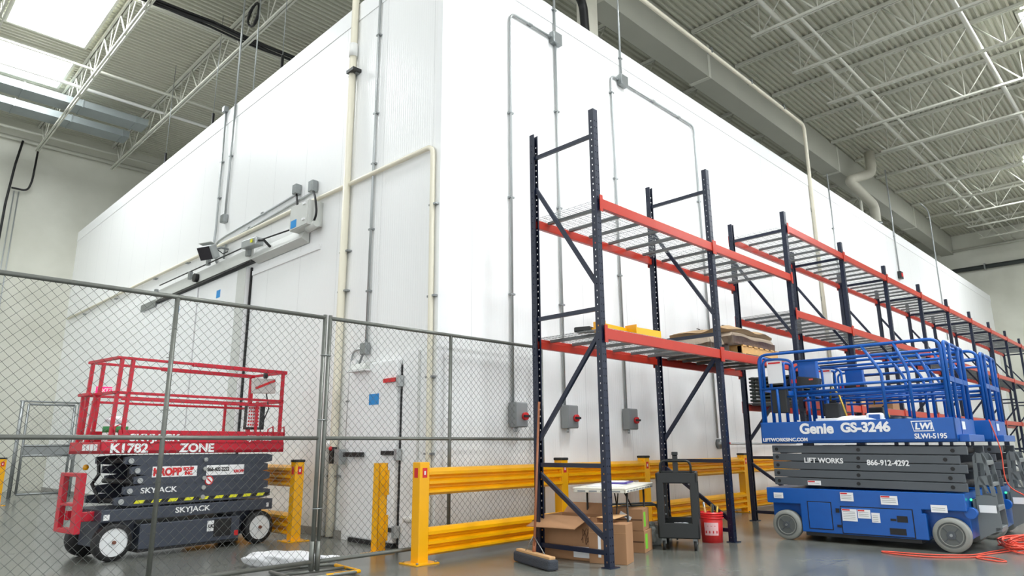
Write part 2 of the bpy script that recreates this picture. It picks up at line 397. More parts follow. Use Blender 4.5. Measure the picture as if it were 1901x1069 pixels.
run('fire_main', 'dark pipe crossing high on the far end wall', 'pipe', [(39.3, 9.0, 9.6), (39.3, -6, 9.55)], .11, mat('dark pipe paint', (60, 66, 64), .5), n=10, clips=[(39.3, 6.4, 9.6), (39.3, 2.6, 9.6)], cl=(.28, .06, .28))
run('wall_pipe', 'thin pipe along the top of the far end wall under the roof', 'pipe', [(39.3, 9.0, 10.62), (39.3, -10, 10.62)], .06, M_steel)
# wires on the back wall
run('cable', 'thick black cable hanging down the back concrete wall', 'cable', [(3.3, 25.1, 10.75), (3.2, 25.1, 9.9), (3.12, 25.1, 8.6), (3.05, 25.15, 0.3)], .035, M_chl)
run('cable', 'black cable looping from the joist end on the back wall', 'cable', [(3.72, 25.05, 10.5), (3.7, 25.1, 9.5), (3.62, 25.1, 9.15), (3.2, 25.1, 9.15)], .03, M_chl, .15)
run('conduit', 'pair of thin conduits on the back wall, left one', 'conduit', [(3.3, 25.2, 9.1), (3.25, 25.2, 1.5)], .018, M_cond)
run('conduit', 'pair of thin conduits on the back wall, right one', 'conduit', [(3.42, 25.2, 9.1), (3.4, 25.2, 1.5)], .018, M_cond)
for k, (x, y) in enumerate([(5.5, 15.3), (5.5, 18.4), (5.5, 11.9)]):
    t = thing('hanger_rod', ['black tipped rod hanging from the roof above the middle of the left wall', 'black tipped rod hanging from the roof near the far end of the left wall', 'black tipped rod hanging from the roof nearest the corner of the box'][k], 'rod', (x, y, 0))
    MB().cyl((0, 0, 8.7), (0, 0, ZD), .008, 6).build('rod', M_galv, t); MB().cyl((0, 0, 8.17), (0, 0, 8.85), .03, 8).build('black_end', M_chl, t)

# ------------------------------------------------------------ things on the left white wall (plane X = XC)
WX = XC
def wrun(name, label, pts, r, m, br=.1, clips=(), group=None, cat='conduit'):
    """pts are (y, z); the run stands off the wall"""
    t = thing(name, label, cat, (0, 0, 0), 0, group); x = WX-r-.015
    MB().tube(bend([(x, y, z) for y, z in pts], br), r, 8).build('tube', m, t)
    for (y, z) in clips: MB().box((WX-.02, y, z), (.05+r, r*4.2, .025)).build('clip', M_galv, t)
    return t
wrun('drain_pipe', 'tall cream drain pipe running from the roof down the left wall to a double elbow', [(8.60, 8.9), (8.60, 1.15), (8.60, .02)], .055, M_pvc, .1, [(8.6, 6.9), (8.6, 4.0), (8.6, 3.4), (8.6, .8)], cat='pipe')
wrun('drain_pipe', 'short cream pipe joined by an elbow beside the foot of the tall drain pipe', [(8.62, 1.22), (8.80, 1.22), (8.80, .02)], .055, M_pvcw, .08, [(8.8, .8)], cat='pipe')
MBt = thing('pipe_coupling', 'white coupling on the tall drain pipe near the top of the wall', 'coupling', (WX-.07, 8.6, 7.2)); MB().cyl((0, 0, 0), (0, 0, .22), .068, 16).build('sleeve', M_pvcw, MBt); MB().box((0, -.05, -.28), (.16, .2, .05)).build('strap', M_blk, MBt)
wrun('condensate_pipe', 'cream horizontal condensate pipe crossing the whole left wall with a leg down at the corner', [(24.9, 5.22), (18.9, 5.17), (14.3, 5.12), (9.9, 5.08), (6.62, 5.01), (6.55, 4.95), (6.52, .40), (6.52, .30)], .035, M_pvc, .06, [(y, 5.1) for y in (23, 20, 17, 15)]+[(6.53, z) for z in (4.2, 3.0, 2.0, 1.1)], cat='pipe')
wrun('pipe_tee', 'white tee and short pipe stub at the foot of the corner leg', [(6.50, .34), (6.95, .34)], .035, M_pvcw, .02, [], cat='pipe')
wrun('conduit', 'grey conduit from the roof down to the box above the hinged cooler door', [(7.95, 8.4), (7.95, 2.56)], .02, M_cond, .1, [(7.95, z) for z in (7.3, 6.0, 5.2, 4.2, 3.3)])
wrun('conduit', 'thin conduit bending from the box above the hinged door down beside its hinge side', [(7.98, 2.50), (8.30, 2.50), (8.33, 2.2), (8.36, 1.2)], .014, M_cond, .14, [(8.35, 1.8)])
def jbox(x, y, z, label, s=(.07, .14, .16), m=None, group=None):
    t = thing('junction_box', label, 'junction box', (x, y, z), 0, group)
    MB().box((0, 0, 0), s).build('body', m or M_galv, t, .006)
    MB().box((-s[0]/2-.004, 0, 0), (.008, s[1]*.9, s[2]*.9)).build('cover', M_galv, t)
    return t
jbox(WX-.05, 7.95, 2.49, 'small galvanised box above the hinged cooler door light')
t = thing('door_light', 'small white light fixture over the hinged cooler door', 'light fixture', (WX, 7.93, 2.23))
MB().prism([(-.01, .07), (-.14, .05), (-.20, -.04), (-.01, -.05)], 1, -.18, .18).build('housing', M_grey, t, .005)
MB().bb(-.21, -.02, -.21, .21, -.06, -.045).build('lens', M_white, t)
MB().tube(bend([(-.05, .04, .24), (-.06, .1, .12), (-.06, .13, .06)], .05), .016, 6).build('feed_conduit', M_box, t)
wrun('conduit', 'conduit dropping from the roof joist and down the left wall, left one of the pair', [(13.66, 8.15), (13.6, 5.5), (13.66, 5.2), (13.4, 4.78)], .022, M_cond, .15, [(13.63, 7.0), (13.6, 6.2)])
wrun('conduit', 'conduit down the left wall to a small round box, right one of the pair', [(13.19, 8.15), (13.2, 5.72)], .022, M_cond, .15, [(13.2, 7.0)])
t = thing('conduit', 'thin conduit rising above the box top to the roof joist over the left wall', 'conduit'); MB().tube([(WX-.04, 13.19, 8.15), (WX-.04, 13.19, ZD)], .02, 6).build('tube', M_cond, t)
t = thing('conduit', 'second thin conduit rising above the box top left of the drain pipe', 'conduit'); MB().tube([(WX+.1, 12.7, 8.17), (WX+.1, 12.7, ZD)], .014, 6).build('tube', M_cond, t)
jbox(WX-.05, 13.66, 8.2, 'small galvanised box on the top edge of the left wall', (.09, .12, .12))
jbox(WX-.05, 13.2, 5.65, 'round galvanised box at the lower end of the conduit above the motor', (.09, .16, .16))
jbox(WX-.06, 10.2, 5.42, 'left of two galvanised boxes above the door control cabinet', (.1, .12, .17))
jbox(WX-.06, 9.65, 5.32, 'right of two galvanised boxes above the door control cabinet', (.1, .13, .19))
wrun('conduit', 'upper sloping conduit from the left box down to the sensor', [(10.2, 5.36), (13.1, 5.26), (13.5, 5.22), (13.62, 5.0)], .02, M_cond, .12, [(11.5, 5.34)])
wrun('conduit', 'lower sloping conduit from the right box down to the flood lamp', [(9.7, 5.24), (12.9, 5.13), (13.05, 5.08), (13.08, 4.8)], .02, M_cond, .12, [(12.0, 5.18)])
run('flexible_conduit', 'black flexible conduit from the left box into the top of the control cabinet', 'conduit', [(WX-.06, 10.2, 5.34), (WX-.1, 10.1, 5.2), (WX-.14, 9.95, 5.0)], .018, M_chl, .05)
run('flexible_conduit', 'black flexible conduit curling from the right box under the control cabinet', 'conduit', [(WX-.06, 9.63, 5.24), (WX-.2, 9.30, 5.0), (WX-.2, 9.22, 4.72), (WX-.16, 9.4, 4.6)], .018, M_chl, .12)
t = thing('control_cabinet', 'light grey door control cabinet with a blue sticker on the left wall', 'control cabinet', (WX, 9.68, 4.80))
MB().bb(-.25, 0, -.29, .29, -.22, .19).build('body', M_grey, t, .008); MB().bb(-.265, -.25, -.28, .28, -.21, .18).build('door', M_grey, t, .004)
for z in (.14, -.12): MB().box((-.275, -.18, z), (.02, .08, .035)).build('latch', M_white, t)
MB().bb(-.269, -.264, .06, .24, -.19, -.06).build('sticker', M_blues, t)
MB().cyl((-.14, -.1, -.24), (-.14, -.36, -.20), .06, 12).build('gear_motor', M_grey, t)
# sliding cooler door
d = thing('sliding_cooler_door', 'large white sliding cooler door in two leaves with blue stickers, behind the red lift', 'door', (WX, 0, 0))
MB().bb(-.1, -.02, 11.84, 14.02, .05, 4.38).build('door_leaf', M_trim, d, .006)
MB().bb(-.12, -.02, 14.05, 17.2, .05, 4.38).build('door_leaf', M_trim, d, .006)
MB().bb(-.03, 0, 11.79, 11.83, .05, 4.38).build('edge_gasket', M_rubber, d)
MB().bb(-.06, -.02, 14.02, 14.05, .05, 4.38).build('meeting_gasket', M_rubber, d)
MB().bb(-.105, -.1, 12.93, 13.1, 4.0, 4.15).build('sticker', M_blues, d); MB().bb(-.125, -.12, 14.97, 15.13, 3.99, 4.13).build('sticker', M_blues, d)
MB().bb(-.106, -.1, 11.84, 12.2, .05, 4.38).build('edge_stile', M_grey, d)
struct(MB().bb(WX-.03, WX, 9.4, 11.75, 4.22, 4.30).build('trim_4', M_trim))
tr = thing('door_track', 'long grey overhead track carrying the sliding cooler door on the left wall', 'door track', (WX, 0, 0))
MB().bb(-.16, -.12, 11.55, 16.4, 4.46, 4.68).build('front_channel', M_grey, tr)
MB().bb(-.155, -.05, 11.55, 16.4, 4.42, 4.46).build('shadow_lip', M_blk, tr)  # black strip stands in for the dark shadow along the track's lower edge
MB().prism([(-.16, 4.46), (-.02, 4.40), (-.02, 4.66), (-.06, 4.66)], 1, 9.75, 11.55).build('angle_section', M_grey, tr)
MB().bb(-.16, -.02, 16.4, 17.4, 4.34, 4.50).build('end_hood', M_galv, tr)
MB().tube([(-.2, 9.9, 4.64), (-.2, 11.2, 4.72), (-.2, 16.1, 4.76)], .014, 5).build('drive_cable', M_chl, tr)
MB().tube([(-.17, 11.6, 4.42), (-.17, 13.6, 4.40), (-.17, 16.2, 4.40)], .014, 5).build('drive_cable', M_chl, tr)
for y, z in ((16.3, 4.62), (14.3, 4.66), (13.4, 4.78), (11.6, 4.6)): MB().box((-.2, y, z), (.06, .1, .16)).build('bracket', M_galv, tr)
MB().cyl((-.24, 13.98, 4.55), (-.17, 13.98, 4.55), .09, 14).build('trolley_wheel', M_chl, tr)
# flood lamp and motor
fl = thing('flood_lamp', 'dark tilted flood lamp on an arm over the sliding door track', 'lamp', (WX-.03, 12.9, 4.95), 0)
MB().tube([(0, 0, 0), (-.14, .02, .02), (-.26, .05, -.05)], .022, 8).build('arm', M_galv, fl)
MB().box((-.33, .08, -.10), (.14, .34, .27), .35, 0, -.5).build('housing', M_cond, fl, .02)
MB().box((-.395, .10, -.135), (.03, .31, .25), .35, 0, -.5).build('glass', M_glass, fl)
MB().box((-.36, .10, .06), (.16, .32, .012), .35, 0, .1).build('hood', M_grey, fl)
MB().tube([(-.02, -.02, -.05), (-.12, -.06, -.12), (-.22, .0, -.04)], .01, 6).build('lead', M_chl, fl)
mo = thing('door_motor', 'pale boxy door sensor on a bracket above the track', 'motor', (WX-.03, 11.0, 4.66))
MB().box((-.2, .38, .04), (.16, .46, .14), .12).build('housing', M_cond, mo, .015); MB().box((-.22, .63, .04), (.13, .03, .12), .12).build('front_cap', M_box, mo)
MB().tube([(-.1, -.1, -.1), (-.16, .02, .03), (-.19, .16, .05)], .022, 8).build('bracket', M_chl, mo)
MB().box((-.285, .24, .04), (.008, .06, .06), .12).build('yellow_label', M_hazy, mo)
# hinged cooler door
hd = thing('hinged_cooler_door', 'white hinged cooler door with a blue sticker, black latches and a red handle', 'door', (WX, 0, 0))
MB().bb(-.09, -.0, 7.14, 8.18, .05, 2.28).build('door_leaf', M_trim, hd, .02)
MB().bb(-.03, 0, 7.085, 7.135, .02, 2.2).build('gasket', M_rubber, hd); MB().bb(-.1, 0, 7.14, 8.1, .0, .05).build('bottom_sweep', M_rubber, hd)
MB().bb(-.04, 0, 6.78, 7.08, .0, 2.36).build('jamb', M_trim, hd, .004); MB().bb(-.04, 0, 8.19, 8.36, 0, 2.36).build('jamb', M_trim, hd, .004)
MB().bb(-.095, -.089, 7.52, 7.74, 1.72, 1.86).build('sticker', M_blues, hd)
for z in (1.99, 1.09, .19):
    h = MB().bb(-.12, -.05, 7.05, 7.12, z-.07, z+.07).build('hinge', M_cond, hd, .005)
    MB().box((-.11, 7.26, z+.02), (.03, .26, .05)).build('hinge_strap', M_redl if z > 1.5 else M_blk, h)
MB().box((-.13, 8.0, 1.09), (.05, .42, .06)).build('latch_handle', M_blk, hd); MB().box((-.14, 8.32, 1.06), (.1, .12, .2)).build('lock_case', M_cond, hd); MB().box((-.16, 8.46, 1.08), (.06, .1, .22)).build('red_release', M_blk, hd)
MB().ball((-.2, 8.46, 1.17), .03, 8).build('release_knob', M_redl, hd)
# exit sign
ex = thing('exit_sign', 'lit magenta red exit sign projecting from the far part of the left wall', 'sign', (WX-.02, 19.3, 2.62))
MB().bb(-.4, -.02, -.02, .02, -.1, .1).build('housing', M_white, ex); MB().bb(-.39, -.03, -.026, -.021, -.09, .09).build('face', M_exit, ex)
text('EXIT', .17, M_white, ex, (-.36, -.028, -.06), (PI/2, 0, 0), bold=.004, sx=.95)

# ------------------------------------------------------------ conduits on the right white wall (plane Y = YC)
def rrun(label, pts, r=.02, br=.14, clips=(), m=None, group=None):
    t = thing('conduit', label, 'conduit', (0, 0, 0), 0, group); y = YC-r-.015
    MB().tube(bend([(x, y, z) for x, z in pts], br), r, 8).build('tube', m or M_cond, t)
    for (x, z) in clips: MB().box((x, YC-.02, z), (r*4.2, .05+r, .025)).build('clip', M_galv, t)
    return t
rrun('conduit loop from the first junction box to the leftmost disconnect switch', [(7.42, 7.56), (6.46, 7.56), (6.455, 1.72)], clips=[(6.46, 5.9), (6.46, 4.6), (6.46, 3.2), (6.9, 7.56)])
rrun('vertical conduit from the roof through the first junction box', [(7.48, 8.4), (7.5, 1.72)], clips=[(7.48, 8.1), (7.49, 6.3), (7.5, 4.7), (7.5, 3.2)])
rrun('conduit loop from the second junction box to the rightmost disconnect switch', [(9.22, 7.54), (8.97, 7.54), (8.98, 1.72)], clips=[(8.97, 7.2), (8.98, 5.6), (8.98, 3.9)])
rrun('conduit from the second junction box running right and down the wall behind the racks', [(9.35, 7.54), (11.75, 7.52), (11.8, 1.3)], clips=[(10.3, 7.54), (11.2, 7.53), (11.76, 5.9), (11.77, 4.4)])
t = thing('conduit', 'thin conduit rising from the second junction box past the box top', 'conduit'); MB().tube([(9.28, YC-.035, 7.6), (9.28, YC-.035, 10.5)], .018, 6).build('tube', M_cond, t); MB().box((9.28, YC-.02, 8.0), (.08, .07, .025)).build('clip', M_galv, t)
t = thing('conduit', 'thin conduit rising from the first junction box past the box top', 'conduit'); MB().tube([(7.48, YC-.035, 8.4), (7.48, YC-.035, 10.5)], .018, 6).build('tube', M_cond, t)
rrun('thin conduit right of the cream sprinkler drop on the right wall', [(19.1, 8.6), (19.15, 2.6)], .018, clips=[(19.1, 7.0)])
rrun('thin conduit ending in a small red device high on the right wall', [(24.78, 10.4), (24.78, 6.75)], .022, clips=[(24.78, 8.0)])
rrun('farthest thin conduit on the right wall arching up to the girder', [(29.9, 5.0), (29.95, 10.2), (28.8, 10.2)], .022, .4)
jbox(7.48, YC-.06, 7.56, 'first galvanised junction box high on the right wall beside the box corner', (.2, .09, .2))
jbox(9.29, YC-.06, 7.54, 'second galvanised junction box high on the right wall above the first rack', (.2, .09, .2))
t = thing('fire_alarm_device', 'small red and black device at the end of a conduit high on the right wall', 'alarm', (24.78, YC-.06, 6.64)); MB().box((0, 0, 0), (.24, .1, .24)).build('body', M_blk, t); MB().box((0, -.055, 0), (.14, .02, .12)).build('red_face', M_redl, t)
for k, (x, lb) in enumerate([(6.50, 'leftmost grey disconnect switch with a red handle, behind the fence'), (7.54, 'middle grey disconnect switch with a red handle, left of the first rack diagonal'), (9.0, 'rightmost grey disconnect switch with a red handle, under the first rack shelf')]):
    t = thing('disconnect_switch', lb, 'electrical switch', (x, YC, 1.58), 0, 'disconnect switches on the right wall')
    MB().bb(-.11, .11, -.15, -.02, -.16, .16).build('body', M_box, t, .008); MB().bb(-.105, .105, -.16, -.15, -.15, .15).build('cover', M_box, t, .004)
    h = MB().cyl((.04, -.2, -.02), (.04, -.16, -.02), .05, 14).build('rotary_handle', M_redl, t); MB().box((.04, -.21, -.02), (.1, .03, .03)).build('grip', M_blk, h)
    MB().cyl((-.04, -.08, -.22), (-.04, -.08, -.16), .018, 8).build('conduit_stub', M_cond, t)
t = thing('sprinkler_valve', 'small grey valve with a red handle low on the right wall behind the rack', 'valve', (11.85, YC-.1, 1.2))
MB().cyl((0, -.02, 0), (0, .1, 0), .09, 14).build('valve_body', M_galv, t); MB().tube([(0, 0, 0), (3.2, 0, 0)], .02, 6).build('pipe', M_cond, t); MB().box((.14, -.02, .01), (.18, .03, .03)).build('red_lever', M_redl, t)

# ------------------------------------------------------------ chain link fence (plane Y = FY)
FY = 6.285
def fence_panel(x0, x1, xm, label):
    t = thing('chain_link_fence', label, 'chain link fence', (0, FY, 0))
    z0, z1, zm = .11, 2.49, 1.27
    MB().tube([(x0, 0, z1), (x1, 0, z1)], .021, 10).build('top_rail', M_galvd, t)
    MB().tube([(x0, 0, z0), (x1, 0, z0)], .021, 10).build('bottom_rail', M_galvd, t)
    MB().tube([(x0, 0, zm), (x1, 0, zm)], .019, 10).build('middle_rail', M_galvd, t)
    for x in (x0, x1): MB().tube([(x, 0, .03), (x, 0, z1+.03)], .021, 10).build('end_post', M_galvd, t)
    for x in xm: MB().tube([(x, 0, z0), (x, 0, z1)], .021, 10).build('middle_post', M_galvd, t)
    # woven diamonds: zigzag wires interlocked in the plane
    p = .0415; b = MB(); n = int((x1-x0-.04)/p); k = int((z1-z0)/p)
    for i in range(n+1):
        xx = x0+.02+i*p; pts = []
        for j in range(k+1):
            s = 1 if (j+i) % 2 else -1
            px = max(x0+.01, min(x1-.01, xx+s*p/2)); pts.append((px, .028+s*.002, z0+(z1-z0)*j/k))
        b.tube(pts, .0024, 3, cap=False)
    b.build('wire_mesh', M_wire, t)
    tie = MB()
    for x in xm:
        for z in (.5, .9, 1.5, 1.95, 2.2): tie.tube([(x-.03, .03, z), (x, -.026, z+.004), (x+.04, .03, z)], .003, 4)
    tie.build('wire_tie', M_wire, t)
    return t
fence_panel(.55, 3.575, [2.11], 'left chain link fence panel standing in front of the red lift')
fence_panel(3.635, 6.88, [5.27], 'right chain link fence panel running behind the yellow guard rail to the first rack')
fence_panel(-2.55, .49, [-1.0], 'chain link fence panel left of the red lift at the picture edge')
fc = thing('fence_clamp', 'wire clamps tying the two fence panels together at their joint', 'clamp', (3.605, FY, 0))
for z in (.6, 1.45, 2.1): MB().tube([(.045*math.cos(a)*1.3, .03*math.sin(a), z) for a in [2*PI*q/12 for q in range(12)]], .005, 5, closed=True).build('band', M_galv, fc)
fb = thing('fence_stand', 'grey tube fence stand with a yellow painted end under the panel joint', 'fence stand', (3.6, FY, 0), R(-8))
MB().tube(bend([(-.02, .32, .025), (.30, .28, .025), (.34, -.28, .025), (-.28, -.32, .025), (-.34, .28, .025), (-.02, .32, .025)], .06), .017, 8).build('base_loop', M_galvd, fb)
MB().tube([(.305, .20, .026), (.34, -.28, .026), (.0, -.30, .026)], .0185, 8).build('yellow_end', M_yel, fb)
for x in (-.03, .03): MB().cyl((x, 0, .03), (x, 0, .3), .0255, 10).build('socket', M_galvd, fb)
MB().tube([(-.3, 0, .026), (.3, 0, .026)], .015, 8).build('cross_tube', M_galvd, fb)
# sandbag
def lumpy(name, m, dims, seed, amp=.18, n=26, parent=None, q=3.0, qz=2.2):
    rnd = random.Random(seed); ph = [(rnd.uniform(1, 5), rnd.uniform(1, 5), rnd.uniform(0, 6)) for _ in range(7)]
    b = MB(); vs = []; fs = []; mm = n//2
    for i in range(mm+1):
        for j in range(n):
            a = PI*i/mm; c = 2*PI*j/n
            d = Vector((math.sin(a)*math.cos(c), math.sin(a)*math.sin(c), math.cos(a)))
            r = 1+sum(math.sin(h[0]*d.x*2+h[1]*d.y*2+h[2]+d.z*h[0]) for h in ph)*amp/7*2
            u_ = max(abs(d.x)**q+abs(d.y)**q, 1e-9)**(1/q); e = (u_**qz+abs(d.z)**qz)**(1/qz)
            p = d/e*r; vs.append((p.x*dims[0]/2, p.y*dims[1]/2, max(0, p.z*.5+.5)*dims[2]))
    for i in range(mm):
        for j in range(n): fs.append((i*n+j, i*n+(j+1) % n, (i+1)*n+(j+1) % n, (i+1)*n+j))
    b.add(vs, fs, True); return b.build(name, m, parent)
M_bag2 = mat('woven sand bag', (232, 232, 234), .6, noise=.1, nscale=10, bump=.6, bscale=9)
def slab(name, m, dims, seed, amp=.02, parent=None, nx=26, ny=20, round_=.08):
    # soft flat pack: an uneven top draped over vertical sides
    rnd = random.Random(seed); ph = [(rnd.uniform(2, 9), rnd.uniform(2, 9), rnd.uniform(0, 6)) for _ in range(6)]
    b = MB(); vs = []; fs = []; L, W, Hh = dims
    for i in range(nx+1):
        for j in range(ny+1):
            u = i/nx*2-1; v = j/ny*2-1; e = max(abs(u), abs(v)); dz = -Hh*.45*max(0, (e-(1-round_))/round_)**2
            nz = sum(math.sin(a*u+c*v+f) for a, c, f in ph)/6*amp
            vs.append((u*L/2*(1+.01*math.sin(7*v+seed)), v*W/2*(1+.012*math.sin(6*u+seed)), Hh+dz+nz))
    k = ny+1
    for i in range(nx):
        for j in range(ny): fs.append((i*k+j, (i+1)*k+j, (i+1)*k+j+1, i*k+j+1))
    ring = [i*k for i in range(nx+1)]+[nx*k+j for j in range(1, ny+1)]+[i*k+ny for i in range(nx-1, -1, -1)]+[j for j in range(ny-1, 0, -1)]
    o = len(vs); vs += [(vs[q][0]*.995, vs[q][1]*.995, 0) for q in ring]; n = len(ring)
    for q in range(n): fs.append((ring[q], ring[(q+1) % n], o+(q+1) % n, o+q))
    fs.append(tuple(o+q for q in range(n)))
    b.add(vs, fs, True); return b.build(name, m, parent)
sb = thing('sand_bag', 'white sand bag lying on the floor behind the fence joint', 'sand bag', (3.62, 6.98, 0), R(-48))
lumpy('bag_body', M_bag2, (.70, .36, .14), 3, .22, 40, sb, 3, 2.4); lumpy('tied_neck', M_bag, (.34, .12, .07), 5, parent=sb).location = (.46, .06, .02)

# ------------------------------------------------------------ yellow guard rail
def guard_post(x, y, label, cap=True, h=1.0, rz=0, stick=True):
    t = thing('guard_post', label, 'guard post', (x, y, 0), rz, 'yellow guard posts')
    MB().bb(-.065, .065, -.065, .065, 0, h).build('post', M_yel, t, .008)
    MB().bb(-.15, .15, -.15, .15, 0, .014).build('base_plate', M_yel, t, .003)
    for sx in (-1, 1):
        for sy in (-1, 1): MB().cyl((sx*.12, sy*.12, .014), (sx*.12, sy*.12, .03), .014, 6).build('anchor_bolt', M_galv, t)
    if cap: MB().bb(-.072, .072, -.072, .072, h-.005, h+.03).build('cap', M_blk, t, .01)
    if stick:
        MB().bb(-.03, .03, -.0675, -.0655, h-.16, h-.06).build('warning_sticker', M_redl, t); MB().bb(-.0675, -.0655, -.03, .03, h-.16, h-.06).build('warning_sticker', M_redl, t)
        MB().bb(-.01, .01, -.069, -.067, h-.13, h-.09).build('sticker_mark', M_white, t)
    return t
guard_post(4.66, 6.02, 'nearest yellow guard post at the left end of the rail, without a cap', False, 1.02)
guard_post(7.05, 6.12, 'yellow guard post with black cap just behind the first rack upright')
guard_post(8.95, 6.12, 'yellow guard post with black cap between the white table and the black cart')
guard_post(12.1, 6.12, 'yellow guard post with black cap right of the red bucket')
guard_post(4.64, 8.66, 'yellow guard post with black cap right of the red lift by the cream pipe')
guard_post(15.3, 6.12, 'yellow guard post behind the blue lifts'); guard_post(3.1, 19.1, 'distant yellow guard post at the left picture edge')
sp = thing('guard_channel', 'lone yellow upright channel standing in front of the hinged cooler door', 'guard post', (4.76, 6.92, 0), R(4))
MB().bb(-.06, .06, -.06, -.05, 0, 1.0).build('face', M_yel, sp); q = MB(); q.bb(-.06, -.05, -.06, .05, 0, 1.0); q.bb(.05, .06, -.06, .05, 0, 1.0); q.build('side_flange', M_yel, sp)
MB().bb(-.15, .15, -.12, .12, 0, .012).build('base_plate', M_yel, sp)
for z in (.28, .78): MB().bb(.03, .075, -.075, -.058, z-.14, z+.14).build('slot_plate', M_yel, sp)
RP = [(0, 0), (-.03, .004), (-.07, .028), (-.07, .052), (-.004, .076), (-.004, .094), (-.07, .118), (-.07, .148), (-.004, .172), (-.004, .190), (-.07, .214), (-.07, .246), (-.03, .276), (0, .285), (.006, .285), (.004, .19), (.004, .09), (.006, 0)]
def guard_rail(p0, p1, z, label):
    p0 = Vector((*p0, z)); p1 = Vector((*p1, z)); L = (p1-p0).length; a = math.atan2(p1.y-p0.y, p1.x-p0.x)
    t = thing('guard_rail', label, 'guard rail', p0, a, 'yellow corrugated guard rails')
    MB().prism([(y, zz) for y, zz in RP], 0, 0, L).build('corrugated_panel', M_yel, t)
    for xe in (0, L-.02): MB().bb(xe, xe+.02, -.03, .02, -.01, .295).build('end_plate', M_yel, t)
    return t
segs = [((4.725, 6.03), (6.98, 6.10), 'between the nearest post and the post behind the first upright'), ((7.12, 6.12), (8.88, 6.12), 'behind the white folding table'), ((9.02, 6.12), (12.03, 6.12), 'behind the black cart and red bucket'), ((12.17, 6.12), (15.23, 6.12), 'behind the blue lifts')]
for p0, p1, lb in segs:
    guard_rail(p0, p1, .675, 'upper yellow guard rail '+lb); guard_rail(p0, p1, .065, 'lower yellow guard rail '+lb)
guard_rail((4.64, 12.2), (4.64, 8.73), .675, 'upper yellow guard rail running away behind the red lift'); guard_rail((4.64, 12.2), (4.64, 8.73), .065, 'lower yellow guard rail running away behind the red lift')
guard_rail((1.0, 19.1), (3.03, 19.1), .675, 'distant yellow guard rail at the left picture edge')

# ------------------------------------------------------------ pallet racking
X0, Y0, BAY, DEP, HT = 5.76, 4.363, 2.52, 1.0, 4.93
PW = .076
def rack_post_mesh():
    """C section, web at -y (aisle), punched holes; local origin at centre of the foot"""
    b = MB(); h = HT; w = PW/2; dp = .07; t = .003
    pitch = .0508*1.5; n = int((h-.06)/pitch)
    def sheet(fn, cols):   # vertical sheet parameterised by (s in -w..w), holes in columns
        zs = [0]; xs_ = [-w]
        hw = .0055; hh = .008
        for c in cols: xs_ += [c-hw, c+hw]
        xs_.append(w); rows = [0]
        for i in range(n): rows += [.05+i*pitch, .05+i*pitch+hh*2]
        rows.append(h); vs = []; fs = []
        for z in rows:
            for x in xs_: vs.append(fn(x, z))
        m = len(xs_)
        for r in range(len(rows)-1):
            for c in range(m-1):
                if r % 2 == 1 and c % 2 == 1: continue
                fs.append((r*m+c, r*m+c+1, (r+1)*m+c+1, (r+1)*m+c))
        b.add(vs, fs)
    sheet(lambda x, z: (x, 0, z), [-.018, .018])
    sheet(lambda x, z: (-w, x*dp/PW+dp/2, z), [0.0]); sheet(lambda x, z: (w, x*dp/PW+dp/2, z), [0.0])
    for s in (-1, 1): b.bb(s*w, s*(w-.014), dp-.002, dp, 0, h)
    return b
def make_frame():
    t = thing('rack_frame', '', 'pallet rack frame')
    pb = rack_post_mesh(); p = pb.build('post', M_navy, t); sm = p.modifiers.new('thick', 'SOLIDIFY'); sm.thickness = .0022
    p2 = p.copy(); COL.objects.link(p2); p2.parent = t; p2.location = (0, DEP, 0); p2.rotation_euler = (0, 0, PI)
    pairs = [(.14, .14), (.976, .976), (2.61, 2.61), (4.62, 4.62)]
    for z0, z1 in pairs: MB().bar((0, .06, z0), (0, DEP-.06, z1), .035, .045).build('horizontal_brace', M_navy, t)
    for zf, zb in ((.26, .88), (2.335, 1.25), (2.88, 4.22)): MB().bar((0, .06, zf), (0, DEP-.06, zb), .035, .045).build('diagonal_brace', M_navy, t)
    for y in (.03, DEP-.03):
        bp = MB().bb(-.065, .085, y-.06, y+.06, 0, .01).build('base_plate', M_navy, t); MB().cyl((.06, y, .01), (.06, y, .04), .011, 6).build('anchor_bolt', M_galv, bp)
    return t
NF = 12
f0 = make_frame()
ordn = ['first', 'second', 'third', 'fourth', 'fifth', 'sixth', 'seventh', 'eighth', 'ninth', 'tenth', 'eleventh', 'twelfth']
for i in range(NF):
    o = f0 if i == 0 else copy_tree(f0); o.location = (X0+i*BAY, Y0, 0)
    o['label'] = 'tall navy pallet rack frame, %s from the left end of the rack row' % ordn[i]; o['group'] = 'navy rack frames'
def make_beam():
    t = thing('rack_beam', '', 'pallet rack beam')
    L = BAY-PW
    prof = [(-.02, 0), (.03, 0), (.03, -.035), (.02, -.035), (.02, -.035)]
    MB().prism([(-.022, 0), (.008, 0), (.008, -.035), (.03, -.035), (.03, -.115), (-.022, -.115)], 0, 0, L).build('step_beam', M_orange, t, .003)
    for x in (0, L): MB().box((x+(.003 if x == 0 else -.003)+(-.02 if x == 0 else .02), -.03, -.06), (.05, .008, .19)).build('end_connector', M_orange, t)
    return t
beam0 = make_beam(); first = True
def place_beam(i, z, back, label):
    global first
    o = beam0 if first else copy_tree(beam0); first = False
    if back: o.location = (X0+(i+1)*BAY-PW/2, Y0+DEP-.008, z); o.rotation_euler = (0, 0, PI)
    else: o.location = (X0+i*BAY+PW/2, Y0+.008, z)
    o['label'] = label; o['group'] = 'orange rack beams'
